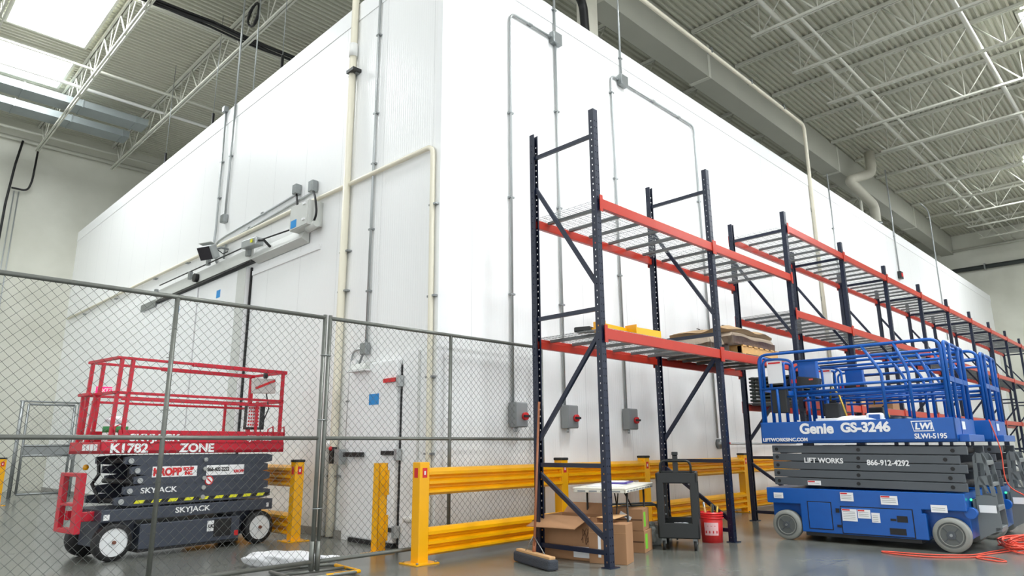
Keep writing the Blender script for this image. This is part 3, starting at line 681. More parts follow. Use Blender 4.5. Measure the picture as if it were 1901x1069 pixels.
def make_deck():
    w = (BAY-PW)/2-.02; t = thing('wire_deck', '', 'wire shelf deck'); d = DEP-.02
    b = MB()
    for k in range(11): y = .0+d*k/10; b.tube([(0, y, .008), (w, y, .008)], .0028, 4, cap=False)
    for k in range(24): x = w*k/23; b.tube([(x, 0, .004), (x, d, .004)], .0028, 4, cap=False)
    for k in range(24): x = w*k/23; b.tube([(x, 0, .004), (x, -.012, .004), (x, -.012, -.03)], .0028, 4, cap=False)
    b.build('wire_grid', M_galv, t)
    for k in range(3): MB().bb(w*(k+.5)/3-.022, w*(k+.5)/3+.022, .03, d-.03, -.032, 0).build('support_channel', M_deckw, t)
    return t
deck0 = make_deck(); firstd = True
def place_deck(i, z, half, label):
    global firstd
    o = deck0 if firstd else copy_tree(deck0); firstd = False
    o.location = (X0+i*BAY+PW/2+.012+half*((BAY-PW)/2), Y0+.01, z+.002)
    o['label'] = label; o['group'] = 'galvanised wire shelf decks'
for i in range(NF-1):
    lv = [(2.394, 'lower'), (3.855, 'upper')] if i < 2 else [(1.84, 'lower'), (3.275, 'middle'), (4.70, 'upper')]
    for z, nm in lv:
        for back in (0, 1): place_beam(i, z, back, 'orange %s beam of the %s shelf level in the %s rack bay from the left' % ('back' if back else 'front', nm, ordn[i]))
        for h in (0, 1): place_deck(i, z, h, '%s wire deck on the %s shelf level in the %s rack bay from the left' % ('left' if h == 0 else 'right', nm, ordn[i]))

# goods on the rack
def yel_bracket(x, y, z, rz, lb):
    t = thing('yellow_bracket', lb, 'bracket', (x, y, z), rz, 'yellow brackets on the first shelf')
    MB().prism([(-.07, 0), (.07, 0), (.07, .09), (.062, .09), (.062, .008), (-.062, .008), (-.062, .09), (-.07, .09)], 0, -.24, .24).build('channel', M_yel, t)
    MB().box((-.24, 0, .06), (.01, .16, .12)).build('end_plate', M_yel, t)
ZS = 2.408
yel_bracket(6.25, 4.62, ZS, R(4), 'left yellow steel bracket lying on the first lower shelf'); yel_bracket(6.72, 4.50, ZS, R(-3), 'right yellow steel bracket lying on the first lower shelf')
t = thing('black_strap', 'black plastic end cap lying left of the yellow brackets', 'cap', (5.92, 4.75, ZS), .3); MB().box((0, 0, .03), (.14, .2, .06)).build('body', M_blk, t, .015); MB().box((0, -.12, .03), (.06, .05, .02)).build('tab', M_yel, t)
p = thing('wooden_pallet', 'raw wooden pallet on the second bay shelf under the wrapped bundle', 'pallet', (9.0, 4.42, ZS+.002))
for k in range(7): MB().box((.09+k*.175, .52, .128), (.11, 1.04, .02)).build('top_board', M_wood, p)
for y in (.04, .52, 1.0): MB().bb(0, 1.16, y-.03, y+.03, .02, .118).build('stringer', M_wood, p)
for x in (.06, .6, 1.1): MB().bb(x-.05, x+.05, 0, 1.04, 0, .02).build('bottom_board', M_wood, p)
MB().bb(.0, .04, .0, 1.04, .02, .118).build('end_block', M_wood, p)
t = thing('wrapped_bundle', 'brown paper and film wrapped bundle on the wooden pallet', 'bundle', (9.42, 4.92, ZS+.142))
slab('film_wrapped_base', M_film, (1.34, 1.0, .17), 11, .02, t); o = slab('kraft_top', M_kraft, (1.30, .98, .09), 12, .05, t, round_=.3); o.location = (0, .02, .165)
pr = MB()
rnd = random.Random(4)
for k in range(16): pr.box((-.55+(k % 8)*.15, -.3+.35*(k//8)+rnd.uniform(-.05, .05), .268), (.1, .018, .006), rnd.uniform(-.2, .2))
pr.build('printed_marks', M_dark, t)
t = thing('wrapped_bundle', 'small dark wrapped bundle left of the pallet behind the second upright', 'bundle', (8.62, 4.95, ZS+.002)); slab('film_wrap', M_film, (.5, .8, .22), 15, .02, t); MB().box((0, .05, .235), (.46, .7, .02)).build('board', M_blk, t)
st = thing('tray_stack', 'stack of dark green trays on the low shelf behind the nearest blue lift', 'tray stack', (11.5, 4.9, 1.858))
for k in range(7): MB().box((0, 0, .03+k*.06), (1.15, .8, .035)).build('tray', M_tray, st, .006)
for sx in (-1, 1):
    for sy in (-1, 1): MB().box((sx*.5, sy*.36, .21), (.05, .05, .42)).build('corner_leg', M_galv, st)
for k, (x, c, h) in enumerate([(13.2, M_card, .3), (14.2, M_cardl, .22), (16.2, M_card, .35)]):
    t = thing('carton', ['brown carton on the low shelf behind the blue lift rails', 'pale carton on the low shelf behind the blue lift rails', 'tall brown carton on the low shelf behind the blue lift'][k], 'box', (x, 4.85, 1.858)); MB().box((0, 0, h/2), (.5, .5, h)).build('body', c, t, .004); MB().box((0, 0, h+.002), (.5, .05, .003)).build('tape', M_paper, t)

# ------------------------------------------------------------ scissor lifts
def lift_wheel(root, x, y, r, w, side, tyre, disc, hubm):
    """side -1: outer face toward -y"""
    t = MB(); n = 32; yo = y+side*w/2; yi = y-side*w/2
    prof = [(r*.74, w/2), (r*.95, w/2), (r, w*.32), (r, -w*.32), (r*.95, -w/2), (r*.3, -w/2)]
    vs = []; fs = []
    for rr, o in prof:
        for j in range(n): a = 2*PI*j/n; vs.append((x+rr*math.cos(a), y+side*o, r+rr*math.sin(a)))
    for i in range(len(prof)-1):
        for j in range(n): fs.append((i*n+j, i*n+(j+1) % n, (i+1)*n+(j+1) % n, (i+1)*n+j))
    fs.append(tuple((len(prof)-1)*n+j for j in range(n))); t.add(vs, fs, True); wh = t.build('wheel', tyre, root)
    MB().cyl((x, y, r), (x, yo-side*.012, r), r*.76, n).build('wheel_disc', disc, wh)
    if disc is M_wheelw:
        MB().cyl((x, yo-side*.02, r), (x, yo-side*.004, r), r*.25, 14).build('hub_face', disc, wh)
        MB().cyl((x, yo-side*.02, r), (x, yo+side*.018, r), r*.10, 10).build('hub', hubm, wh)
    else:
        MB().tube([(x+r*.62*math.cos(a), yo-side*.012, r+r*.62*math.sin(a)) for a in [2*PI*q/28 for q in range(28)]], r*.035, 6, closed=True).build('rim_ring', tyre, wh)
        MB().cyl((x, yo-side*.02, r), (x, yo-side*.002, r), r*.24, 14).build('hub', hubm, wh)
        for k in range(4):
            a = PI/4+PI*k/2; MB().bar((x+r*.24*math.cos(a), yo-side*.013, r+r*.24*math.sin(a)), (x+r*.58*math.cos(a), yo-side*.013, r+r*.58*math.sin(a)), r*.07, .006).build('spoke_rib', hubm, wh)
        MB().cyl((x, yo-side*.01, r), (x, yo+side*.012, r), r*.09, 6).build('hub_nut', M_galv, wh)
    return wh
NS = (PI/2, 0, 0)      # text standing on the near (-y) side

def red_lift():
    t = thing('scissor_lift', 'red and slate grey scissor lift behind the chain link fence', 'scissor lift', (3.32, 9.09, 0), R(7.5))
    hw = .405
    for x in (-.89, .875):
        for s in (-1, 1): lift_wheel(t, x, s*(hw-.06), .198, .12, s, M_dark, M_wheelw, M_hub)
    ch = MB(); ch.bb(-.62, .60, -hw+.02, hw-.02, .09, .36); ch.bb(-1.04, 1.05, -hw+.02, hw-.02, .41, .54); ch.bb(.60, 1.0, -hw+.18, hw-.18, .12, .42); ch.bb(-1.0, -.6, -hw+.17, hw-.17, .14, .42)
    c = ch.build('chassis', M_slate, t, .008)
    MB().bb(-.62, .60, -hw+.03, hw-.03, .06, .09).build('pothole_bar', M_dark, t)
    MB().bb(.26, .48, -hw+.012, -hw+.03, .14, .34).build('side_opening', M_dark, c)
    MB().bb(.17, .25, -hw+.008, -hw+.02, .21, .33).build('label_plate', M_white, c); text('UC', .055, M_dark, c, (.18, -hw+.006, .25), NS, bold=.002)
    MB().bb(-1.02, -.96, -hw+.012, -hw+.02, .43, .49).build('label_plate', M_white, c)
    MB().bb(.96, .99, -hw+.012, -hw+.02, .44, .49).build('label_plate', M_white, c)
    MB().bb(.53, .58, -hw+.012, -hw+.02, .13, .19).build('label_plate', M_redl, c)
    text('SKYJACK', .085, M_white, c, (-.24, -hw+.016, .455), NS, bold=.0015, sx=1.25, name='lettering')
    # scissor stack
    z = .565; k = 0
    for lx0, lx1, m in ((-.80, 1.0, M_slate), (-.72, .96, M_slate), (-.62, .98, M_slate), (-.66, .94, M_slate), (-.74, 1.0, M_slate)):
        for s in (-1, 1):
            y = s*(hw-.045)
            b = MB(); zz = z
            b.prism([(lx0-.12, zz+.02), (lx0+.08, zz), (lx1-.1, zz), (lx1, zz+.02), (lx1, zz+.09), (lx1-.08, zz+.106), (lx0+.04, zz+.106), (lx0-.12, zz+.09)], 1, y-.02, y+.02)
            a = b.build('scissor_arm', m, t, .004)
            if s == -1:
                MB().cyl((.075, y-.045, zz+.05), (.075, y-.02, zz+.05), .025, 12).build('pivot_pin', M_cond, a)
                MB().cyl((lx0-.06, y-.04, zz+.05), (lx0-.06, y-.02, zz+.05), .03, 12).build('pivot_pin', M_cond, a)
                if k == 0:
                    x = -.72
                    MB().bb(-.72, .99, y-.023, y-.0215, zz+.02, zz+.055).build('black_band', M_dark, a)
                    while x < .86: MB().prism([(x, zz+.02), (x+.1, zz+.02), (x+.125, zz+.055), (x+.025, zz+.055)], 1, y-.026, y-.022).build('hazard_stripe', M_hazy, a); x += .19
                if k == 1: text('SKYJACK', .085, M_white, a, (-.66, y-.024, zz+.02), NS, bold=.0015, sx=1.22)
                if k == 2:
                    MB().cyl((.145, y-.026, zz+.02), (.145, y-.021, zz+.02), .055, 20).build('warning_disc', M_redl, a); MB().cyl((.145, y-.028, zz+.02), (.145, y-.024, zz+.02), .042, 20).build('disc_centre', M_white, a); MB().box((.145, y-.029, zz+.02), (.075, .003, .014), 0, 0, .7).build('disc_bar', M_redl, a)
                if k == 3:
                    MB().bb(-.55, -.02, y-.026, y-.021, zz-.03, zz+.09).build('name_plate', M_white, a); text('KROPP', .115, M_redl, a, (-.54, y-.028, zz-.01), NS, bold=.006, sx=.92); text('EQUIP', .05, M_redl, a, (-.19, y-.028, zz+.04), NS, bold=.003, sx=.9); text('INC.', .05, M_redl, a, (-.17, y-.028, zz-.01), NS, bold=.003)
                    MB().bb(.10, .60, y-.026, y-.021, zz-.03, zz+.09).build('name_plate', M_white, a); text('866-402-2222', .062, M_dark, a, (.11, y-.028, zz+.02), NS, bold=.002, sx=.82); text('KROPP', .045, M_redl, a, (.46, y-.028, zz-.005), NS, bold=.002)
        z += .109; k += 1
    cr = MB()
    for zz in (.6, .82, 1.05):
        for x in (-.75, .08, .85): cr.cyl((x, -hw+.05, zz), (x, hw-.05, zz), .03, 10)
    cr.bb(-.6, .8, -.12, .12, .58, .95); cr.build('cross_tubes', M_dark, t)
    MB().tube([(-.95, -.1, .6), (-1.0, .05, .8), (-.9, .15, .9), (-.98, 0, 1.05)], .02, 6).build('hydraulic_hose', M_chl, t)
    MB().ball((-1.02, .22, .98), .035, 8).build('amber_beacon', M_yel, t)
    # ladder
    ld = MB(); ld.bb(-1.24, -1.18, -.25, -.12, .30, .93); ld.bb(-1.24, -1.18, .20, .30, .30, .93); ld.bb(-1.24, -1.16, -.12, .20, .30, .35); ld.bb(-1.24, -1.14, -.12, .20, .58, .61); ld.bb(-1.24, -1.16, -.12, .20, .89, .93); ld.bb(-1.18, -1.0, -.2, -.14, .42, .52)
    ld.bb(-1.18, -1.0, .14, .2, .42, .52); ld.build('ladder', M_red, t, .006)
    # platform
    pf = MB(); pf.bb(-1.15, 1.15, -hw, hw, 1.13, 1.17); pf.bb(-1.15, 1.15, -hw, -hw+.02, 1.13, 1.26); pf.bb(-1.15, 1.15, hw-.02, hw, 1.13, 1.26); pf.bb(-1.15, -1.13, -hw, hw, 1.13, 1.26); pf.bb(1.13, 1.15, -hw, hw, 1.13, 1.26)
    pf = pf.build('platform', M_red, t, .004)
    tb = MB(); tb.bb(-.98, 1.13, -hw-.012, -hw+.005, 1.25, 1.39); tb.bb(-.98, 1.13, hw-.005, hw+.012, 1.25, 1.39); tb.bb(1.12, 1.14, -hw, hw, 1.25, 1.39)
    tb = tb.build('toe_board', M_red, t, .004)
    text('K1782', .135, M_white, pf, (-1.05, -hw-.004, 1.145), NS, bold=.005, sx=1.15); text('ZONE', .135, M_white, pf, (-.27, -hw-.004, 1.145), NS, bold=.005, sx=1.15)
    text('SKYJACK', .11, M_white, tb, (-.86, -hw-.016, 1.27), NS, bold=.003, sx=1.3); text('SJIII 4632', .085, M_white, tb, (.58, -hw-.016, 1.28), NS, bold=.003, sx=1.15)
    for k in range(4): MB().box((-1.152, -.3+.1*k, 1.2), (.004, .08, .07)).build('label_plate', M_white, pf)
    # guard rails
    def rails(s, name):
        y = s*(hw-.02); b = MB(); T = .038
        for x in (-1.05, -.93): b.bar((x, y, 1.27), (x+.03, y, 2.19), T)
        b.bar((1.08, y, 1.30), (1.08, y, 2.19), T); b.bar((.72, y, 1.30), (.72, y, 1.78), .03)
        b.bar((-1.07, y, 2.19), (.2, y, 2.19), T, .03); b.bar((-.2, y, 2.185), (1.13, y, 2.185), .05, .048)
        b.bar((-1.07, y, 1.80), (1.1, y, 1.80), T, .03); b.bar((-.98, y, 1.73), (1.1, y, 1.73), .028, .028)
        return b.build(name, M_red, t, .004)
    rails(-1, 'side_rail'); rails(1, 'side_rail')
    e = MB(); e.bar((-1.05, -hw+.02, 2.19), (-1.05, hw-.02, 2.19), .035); e.bar((-1.05, -hw+.02, 1.8), (-1.05, hw-.02, 1.8), .035); e.bar((-1.1, .1, 1.26), (-1.06, .1, 1.8), .035); e.bar((-1.1, .34, 1.26), (-1.1, .34, 1.8), .035); e.bar((-1.12, .1, 1.8), (-1.12, .4, 1.8), .035); e.build('entry_gate', M_red, t, .004)
    e = MB(); e.bar((1.1, -hw+.02, 2.185), (1.1, hw-.02, 2.185), .035); e.bar((1.1, -hw+.02, 1.79), (1.1, hw-.02, 1.79), .035); e.bar((1.1, hw-.02, 1.3), (1.1, hw-.02, 2.18), .035); e.build('end_rail', M_red, t, .004)
    cbx = MB().box((.88, -.25, 2.0), (.34, .06, .2), 0, 0, -.05).build('control_panel', M_grey, t, .01); MB().box((.88, -.29, 2.02), (.3, .01, .03), 0, 0, -.4).build('warning_strip', M_redl, cbx); MB().ball((.90, -.25, 2.14), .035, 8, (1, 1, 1.4)).build('joystick', M_blk, cbx)
    MB().tube([(.93, -.25, 1.9), (.95, -.3, 1.7), (.86, -.28, 1.45), (.86, -.28, 1.3)], .009, 6).build('coiled_cable', M_chl, t)
    mb = MB().bb(.62, .88, -.33, -.25, 1.42, 1.75).build('manual_box', M_blk, t, .008); MB().bb(.62, .80, -.335, -.33, 1.45, 1.73).build('instruction_sheet', M_paper, mb)
    q = MB()
    for r_ in range(6):
        for c_ in range(5): q.bb(.635+c_*.033, .655+c_*.033, -.338, -.336, 1.47+r_*.043, 1.492+r_*.043)
    q.build('printed_marks', M_redl, mb)
    for x in (-.98, .93, 1.1): MB().tube([(x-.04, -hw, 1.3), (x-.05, -hw-.02, 1.42), (x+.02, -hw-.02, 1.46), (x+.05, -hw, 1.32)], .01, 6).build('lanyard_ring', M_red, t)
    return t
red_lift()
# items on the red platform
def on_red(x, y, z): a = R(7.5); return (3.32+x*math.cos(a)-y*math.sin(a), 9.09+x*math.sin(a)+y*math.cos(a), z)
t = thing('paint_bucket', 'white tub with a green band and a cloth on top on the red lift', 'bucket', on_red(-.80, .1, 1.17)); MB().cyl((0, 0, 0), (0, 0, .3), .13, 20).build('tub', M_white, t); MB().cyl((0, 0, .2), (0, 0, .27), .133, 20).build('green_band', mat('green band', (40, 140, 70), .5), t); lumpy('rag', M_paper, (.22, .2, .09), 9, parent=t).location = (0, 0, .295)

def blue_lift(loc, rz, label, full=True):
    t = thing('scissor_lift', label, 'scissor lift', loc, rz, 'blue scissor lifts')
    hw = .585
    for x in (-.885, .925):
        for s in (-1, 1): lift_wheel(t, x, s*(hw-.065), .185 if x > 0 else .180, .13, s, M_tyreg, mat('grey wheel disc', (96, 100, 98), .55, noise=.15), M_dgrey)
    ch = MB(); ch.bb(-.70, .70, -hw+.03, hw-.03, .11, .40); ch.bb(-1.12, 1.10, -hw+.03, hw-.03, .44, .63); ch.bb(-.70, .66, -hw+.03, hw-.03, .38, .46); ch.bb(-1.1, 1.1, -.42, .42, .14, .46)
    c = ch.build('chassis', M_blue, t, .01)
    MB().bb(-.66, .62, -hw+.04, hw-.04, .07, .11).build('pothole_guard', M_dark, t)
    def door(x0, x1, z0, z1):
        d_ = MB().bb(x0, x1, -hw+.018, -hw+.03, z0, z1).build('side_door', M_blue, c, .003); return d_
    door(-.60, -.33, .16, .47); dd = door(-.21, .56, .13, .43)
    fr = MB(); 
    for (x0, x1, z0, z1) in ((-.61, -.32, .15, .48), (-.22, .57, .12, .44)): fr.bb(x0, x1, -hw+.024, -hw+.031, z0, z1)
    fr.build('door_gap', M_dark, c)
    # labels
    def lab(x0, x1, z0, z1, p=c, red=True, yy=-hw+.014, dz=.006):
        l = MB().bb(x0, x1, yy, yy+dz, z0, z1).build('decal', M_white, p)
        if red: MB().bb(x0+.004, x0+(x1-x0)*.55, yy-.001, yy+.001, z1-.02, z1-.004).build('decal_header', M_redl, l)
        q = MB(); zz = z1-.035
        while zz > z0+.012: q.bb(x0+.012, x1-.02, yy-.001, yy+.001, zz, zz+.004); zz -= .02
        q.build('decal_print', M_box, l)
    lab(-.20, -.05, .50, .60); lab(.25, .43, .48, .58); lab(-1.02, -.9, .50, .57, red=False); lab(.76, .92, .42, .50, red=False)
    lab(-.20, -.03, .27, .41, yy=-hw+.012); lab(-.02, .12, .31, .41, yy=-hw+.012); lab(.13, .22, .27, .38, yy=-hw+.012, red=False)
    for x0_, x1_, z0_, z1_ in ((.40, .51, .29, .36), (.31, .48, .15, .22), (.33, .39, .30, .325), (-.27, -.23, .36, .41), (-.27, -.22, .19, .22)): MB().bb(x0_, x1_, -hw+.012, -hw+.02, z0_, z1_).build('vent', M_dark, c)
    # arm stack
    z = .655
    for k in range(5):
        x0 = -1.0; x1 = 1.14+.012*k*(-1)**k
        for s in (-1, 1):
            y = s*(hw-.07)
            tilt = .012
            b = MB(); b.box(((x0+x1)/2, y, z+.05), (x1-x0, .05, .093), 0, 0, tilt if True else 0)
            a = b.build('scissor_arm', M_dgrey, t, .006)
            for x in (x0+.06, .02+.01*k, x1-.14): MB().cyl((x, y+s*.03, z+.05-tilt*(x-.07)), (x, y+s*.02, z+.05-tilt*(x-.07)), .022, 12).build('pivot_pin', M_dark, a)
            if s == -1 and full:
                if k == 3: text('LIFT WORKS', .085, M_white, a, (-.60, y-.028, z-.005), (PI/2, tilt, 0), bold=.0025, sx=.98)
                if k == 2: text('866-912-4292', .088, M_white, a, (.14, y-.028, z+.072), (PI/2, tilt, 0), bold=.0025, sx=.92)
                if k == 0: lab(-.58, -.42, z+.02, z+.075, a, True, y-.03, .004)
        z += .1
    cr = MB()
    for zz in (.72, .92, 1.1):
        for x in (-.9, .05, 1.06): cr.cyl((x, -hw+.1, zz), (x, hw-.1, zz), .04, 10)
    cr.bb(-.8, .95, -.15, .15, .66, 1.0); cr.build('cross_tubes', M_dark, t)
    # mast / ladder at front (+x) end
    ms = MB()
    for y in (-.30, .12):   # each side plate is built around two triangular openings
        y1 = y+.03
        ms.prism([(1.15, .14), (1.36, .26), (1.35, .60), (1.17, .60)], 1, y, y1)
        ms.prism([(1.17, .60), (1.20, .60), (1.22, 1.06), (1.19, 1.02)], 1, y, y1); ms.prism([(1.32, .60), (1.35, .60), (1.31, 1.00), (1.28, 1.05)], 1, y, y1)
        ms.prism([(1.20, .72), (1.335, .72), (1.33, .82), (1.21, .80)], 1, y, y1); ms.prism([(1.21, .96), (1.31, .96), (1.29, 1.05), (1.22, 1.06)], 1, y, y1); ms.prism([(1.27, .66), (1.29, .64), (1.24, .80), (1.22, .80)], 1, y, y1)
    ms.bb(1.29, 1.32, -.30, .15, .93, .98); ms.bb(1.30, 1.34, -.30, .15, .70, .74); ms.bb(1.31, 1.36, -.30, .15, .44, .49); ms.bb(1.30, 1.36, -.30, .15, .22, .27)
    ms.bb(1.12, 1.2, -.28, .13, .44, .56)
    m_ = ms.build('entry_ladder', M_dgrey2, t, .005)
    MB().bb(1.18, 1.34, -.305, -.301, .42, .5).build('ladder_decal', M_white, m_)
    MB().ball((1.13, -.4, .56), .013, 8).build('charge_lamp', M_ledg, t)
    MB().cyl((1.12, -.48, .42), (1.12, -.36, .42), .06, 14).build('steer_joint', M_blue, t)
    # platform
    pf = MB(); pf.bb(-1.11, 1.12, -hw, hw, 1.19, 1.23); pf.bb(-1.11, 1.12, -hw, -hw+.02, 1.19, 1.46); pf.bb(-1.11, 1.12, hw-.02, hw, 1.19, 1.46); pf.bb(-1.11, -1.09, -hw, hw, 1.19, 1.46)
    pf.bb(1.10, 1.12, -hw, hw, 1.19, 1.46); pf.bb(1.12, 1.22, -hw+.1, hw-.1, 1.19, 1.27)
    pf = pf.build('platform', M_blue, t, .006)
    if full:
        text('Genie', .175, M_white, pf, (-.60, -hw-.004, 1.31), NS, bold=.007, sx=.98); text('GS-3246', .155, M_white, pf, (-.10, -hw-.004, 1.32), NS, bold=.007, sx=1.02)
        text('LIFTWORKSINC.COM', .06, M_white, pf, (-1.09, -hw-.004, 1.215), NS, bold=.002, sx=1.0)
        text('SLWI-5195', .08, M_white, pf, (.70, -hw-.004, 1.23), NS, bold=.002, sx=.9)
        MB().prism([(.68, 1.43), (.70, 1.31), (.91, 1.31), (.89, 1.43)], 1, -hw-.003, -hw-.001).build('logo_plate', M_white, pf)
        MB().prism([(.69, 1.42), (.705, 1.32), (.90, 1.32), (.885, 1.42)], 1, -hw-.004, -hw-.002).build('logo_field', M_blue, pf)
        text('LWI', .1, M_white, pf, (.715, -hw-.006, 1.335), NS, bold=.004, sx=1.0, shear=.15)
    MB().bb(1.121, 1.125, -.25, -.02, 1.24, 1.44).build('gate_plate', M_blue, pf); MB().bb(1.126, 1.13, -.23, -.06, 1.33, 1.42).build('decal', M_white, pf)
    # rails: folding two-height guard rails on each long side
    T = .019
    for s in (-1, 1):
        y = s*(hw-.025); b = MB()
        b.tube(bend([(-1.07, y, 1.45), (-1.07, y, 2.36), (1.08, y, 2.36), (1.08, y, 1.45)], .12, 6), T, 10)
        b.tube([(-1.07, y, 1.90), (1.08, y, 1.90)], T, 8)
        b.tube(bend([(-1.01, y, 1.90), (-1.01, y, 2.29), (-.80, y, 2.29), (-.62, y, 2.25), (-.62, y, 1.48)], .08), T*.9, 8)
        for (xa, xb) in ((.24, .43), (.60, .72)):
            b.tube(bend([(xa, y, 2.36), (xb, y, 2.02), (xb, y, 1.46)], .08), T, 8)
        b.tube([(-.85, y, 1.46), (-.85, y, 1.9)], T, 8)
        b.build('side_rail', M_blue, t)
        b = MB(); yy = y-s*.05
        b.tube([(-.62, yy, 2.24), (1.06, yy, 2.24)], T*.9, 8); b.tube([(-.62, yy, 1.84), (1.06, yy, 1.84)], T*.9, 8); b.tube([(-.9, yy, 1.79), (1.06, yy, 1.79)], T*.8, 8)
        b.build('extension_rail', M_blue, t)
    for x, nm in ((-1.07, 'end_rail'), (1.09, 'entry_gate')):
        b = MB()
        for y0, y1 in ((-hw+.05, -.26), (-.24, .24), (.26, hw-.05)):
            b.tube(bend([(x+.02, y0, 1.45), (x+.02, y0, 2.33), (x+.02, y1, 2.33), (x+.02, y1, 1.45)], .07), T, 8)
        b.bar((x+.02, -hw+.05, 1.90), (x+.02, hw-.05, 1.90), .03, .06); b.build(nm, M_blue, t)
    # controller and document box
    cp = MB().box((-.50, -.34, 2.13), (.24, .1, .26), 0, 0, .0).build('control_box', M_blue, t, .01); MB().box((-.50, -.36, 1.97), (.27, .16, .13), 0, 0, .15).build('control_console', M_blk, cp, .01); MB().box((-.44, -.45, 2.0), (.05, .01, .02)).build('orange_mark', M_cord, cp); MB().box((-.66, -.43, 1.99), (.06, .06, .05)).build('red_button', M_redl, cp)
    db = MB().box((-.84, -hw+.08, 1.75), (.2, .1, .34)).build('manual_box', M_blk, t, .01); MB().box((-.86, -hw+.03, 2.12), (.2, .006, .3)).build('notice_sheet', M_paper, db); MB().box((-.86, -hw+.024, 2.24), (.16, .004, .02)).build('notice_header', M_redl, db)
    MB().box((-.38, .2, 1.55), (.2, .3, .32)).build('tool_box', M_blk, t, .02)
    MB().tube([(-.4, .1, 1.75), (-.36, .05, 1.95), (-.25, .0, 1.8), (-.1, -.1, 1.3)], .012, 6).build('yellow_strap', M_lamp, t)
    return t
AZ = R(-87.4)
def on_blue(cx, cy, x, y, z): return (cx+x*math.cos(AZ)-y*math.sin(AZ), cy+x*math.sin(AZ)+y*math.cos(AZ), z)
B1 = (9.03-.045*.925+.585, 2.19+.925+.026)
blue_lift((B1[0], B1[1], 0), AZ, 'nearest blue scissor lift with its full side lettering in view, in front of the racks')
blue_lift((B1[0]+1.58, B1[1]-.05, 0), AZ, 'second blue scissor lift standing just behind the nearest one', False)
for i, (x, y, m, lb) in enumerate([(-.25, -.3, M_paper, 'stack of white paper on the nearest blue lift'), (.05, -.35, M_paper, 'crumpled white wrapping on the nearest blue lift')]):
    t = thing('paper_pile', lb, 'paper', on_blue(*B1, x, y, 1.235)); 
    if i == 0: MB().box((0, 0, .13), (.3, .4, .26), .2).build('box', M_paper, t, .01)
    else: lumpy('paper', M_paper, (.35, .7, .27), 21, .25, parent=t)
t = thing('tape_dispenser', 'white and blue packet standing on the nearest blue lift', 'packet', on_blue(*B1, .26, -.4, 1.235)); MB().box((0, 0, .16), (.06, .2, .3), .3).build('body', M_paper, t, .03); MB().box((-.03, 0, .24), (.03, .12, .1), .3).build('blue_face', M_blue, t)
t = thing('cord_bundle', 'bundle of blue cord on the nearest blue lift', 'cord', on_blue(*B1, .55, -.3, 1.235)); lumpy('coil', M_navy, (.2, .4, .26), 23, .3, parent=t)

# orange cords on the floor
def cord(pts, label, r=.007, seed=1):
    b = MB(); P = [Vector(p) for p in pts]; out = []
    for i in range(len(P)-1):
        p0 = P[max(i-1, 0)]; p1 = P[i]; p2 = P[i+1]; p3 = P[min(i+2, len(P)-1)]
        for k in range(8):
            s = k/8; out.append(.5*((2*p1)+(-p0+p2)*s+(2*p0-5*p1+4*p2-p3)*s*s+(-p0+3*p1-3*p2+p3)*s**3))
    out.append(P[-1]); b.tube(out, r, 6)
    return tag(b.build('extension_cord', M_cord), label, 'cord')
z = .009
cord([(10.0, 1.75, z), (9.4, 1.9, z), (8.95, 2.02, z), (8.7, 2.35, z), (8.62, 2.78, z), (8.5, 2.62, z), (8.52, 2.3, z), (8.7, 2.05, z), (8.9, 1.85, z), (8.72, 1.66, z), (8.66, 1.75, z), (8.88, 1.95, z), (9.6, 1.75, z), (10.6, 1.5, z)], 'orange extension cord looping out on the floor beside the nearest blue lift wheel')
rnd = random.Random(8); pts = []
for k in range(90):
    a = k*.9; pts.append((10.0+.55*math.cos(a)*rnd.uniform(.6, 1.2), 1.62+.28*math.sin(a)*rnd.uniform(.6, 1.2), .012+.10*rnd.random()))
cord(pts, 'tangled heap of orange extension cord at the right edge in front of the lifts', .008)
cord([(10.06, 1.86, 1.45), (10.1, 1.80, 1.1), (10.08, 1.78, .7), (10.3, 1.6, .5), (10.35, 1.55, .2), (10.2, 1.6, .03)], 'orange cord hanging from the platform end of the nearest blue lift')

# ------------------------------------------------------------ things on the floor under the first racks
br = thing('push_broom', 'push broom with a dark wide head leaning on the first rack upright', 'broom', (5.36, 5.03, 0), 0)
da = math.atan2(-.70, -.225)
MB().box((0, 0, .115), (.70, .07, .03), da).build('head_block', M_cardl, br, .008)
MB().box((0, 0, .055), (.74, .12, .10), da).build('bristles', M_bristle, br, .02)
MB().tube([(.02, .03, .12), (.36, .24, 1.66)], .0135, 8).build('handle', M_stick, br)
for s in (-1, 1): MB().tube([(.05, .06+.0*s, .28), (-.05*s*.6, -.16*s, .13)], .005, 5).build('brace_wire', M_galv, br)
MB().cyl((.02, .03, .12), (.05, .05, .22), .019, 10).build('socket', M_stick, br)
# big open carton
def carton(name, label, loc, rz, dx, dy, h, m, extras=None, flaps=None, group=None):
    t = thing(name, label, 'box', loc, rz, group)
    if flaps:
        b = MB(); b.bb(0, dx, 0, .006, 0, h); b.bb(0, dx, dy-.006, dy, 0, h); b.bb(0, .006, 0, dy, 0, h); b.bb(dx-.006, dx, 0, dy, 0, h); b.bb(0, dx, 0, dy, 0, .006); b.build('body', m, t)
    else: MB().bb(0, dx, 0, dy, 0, h).build('body', m, t, .004)
    return t
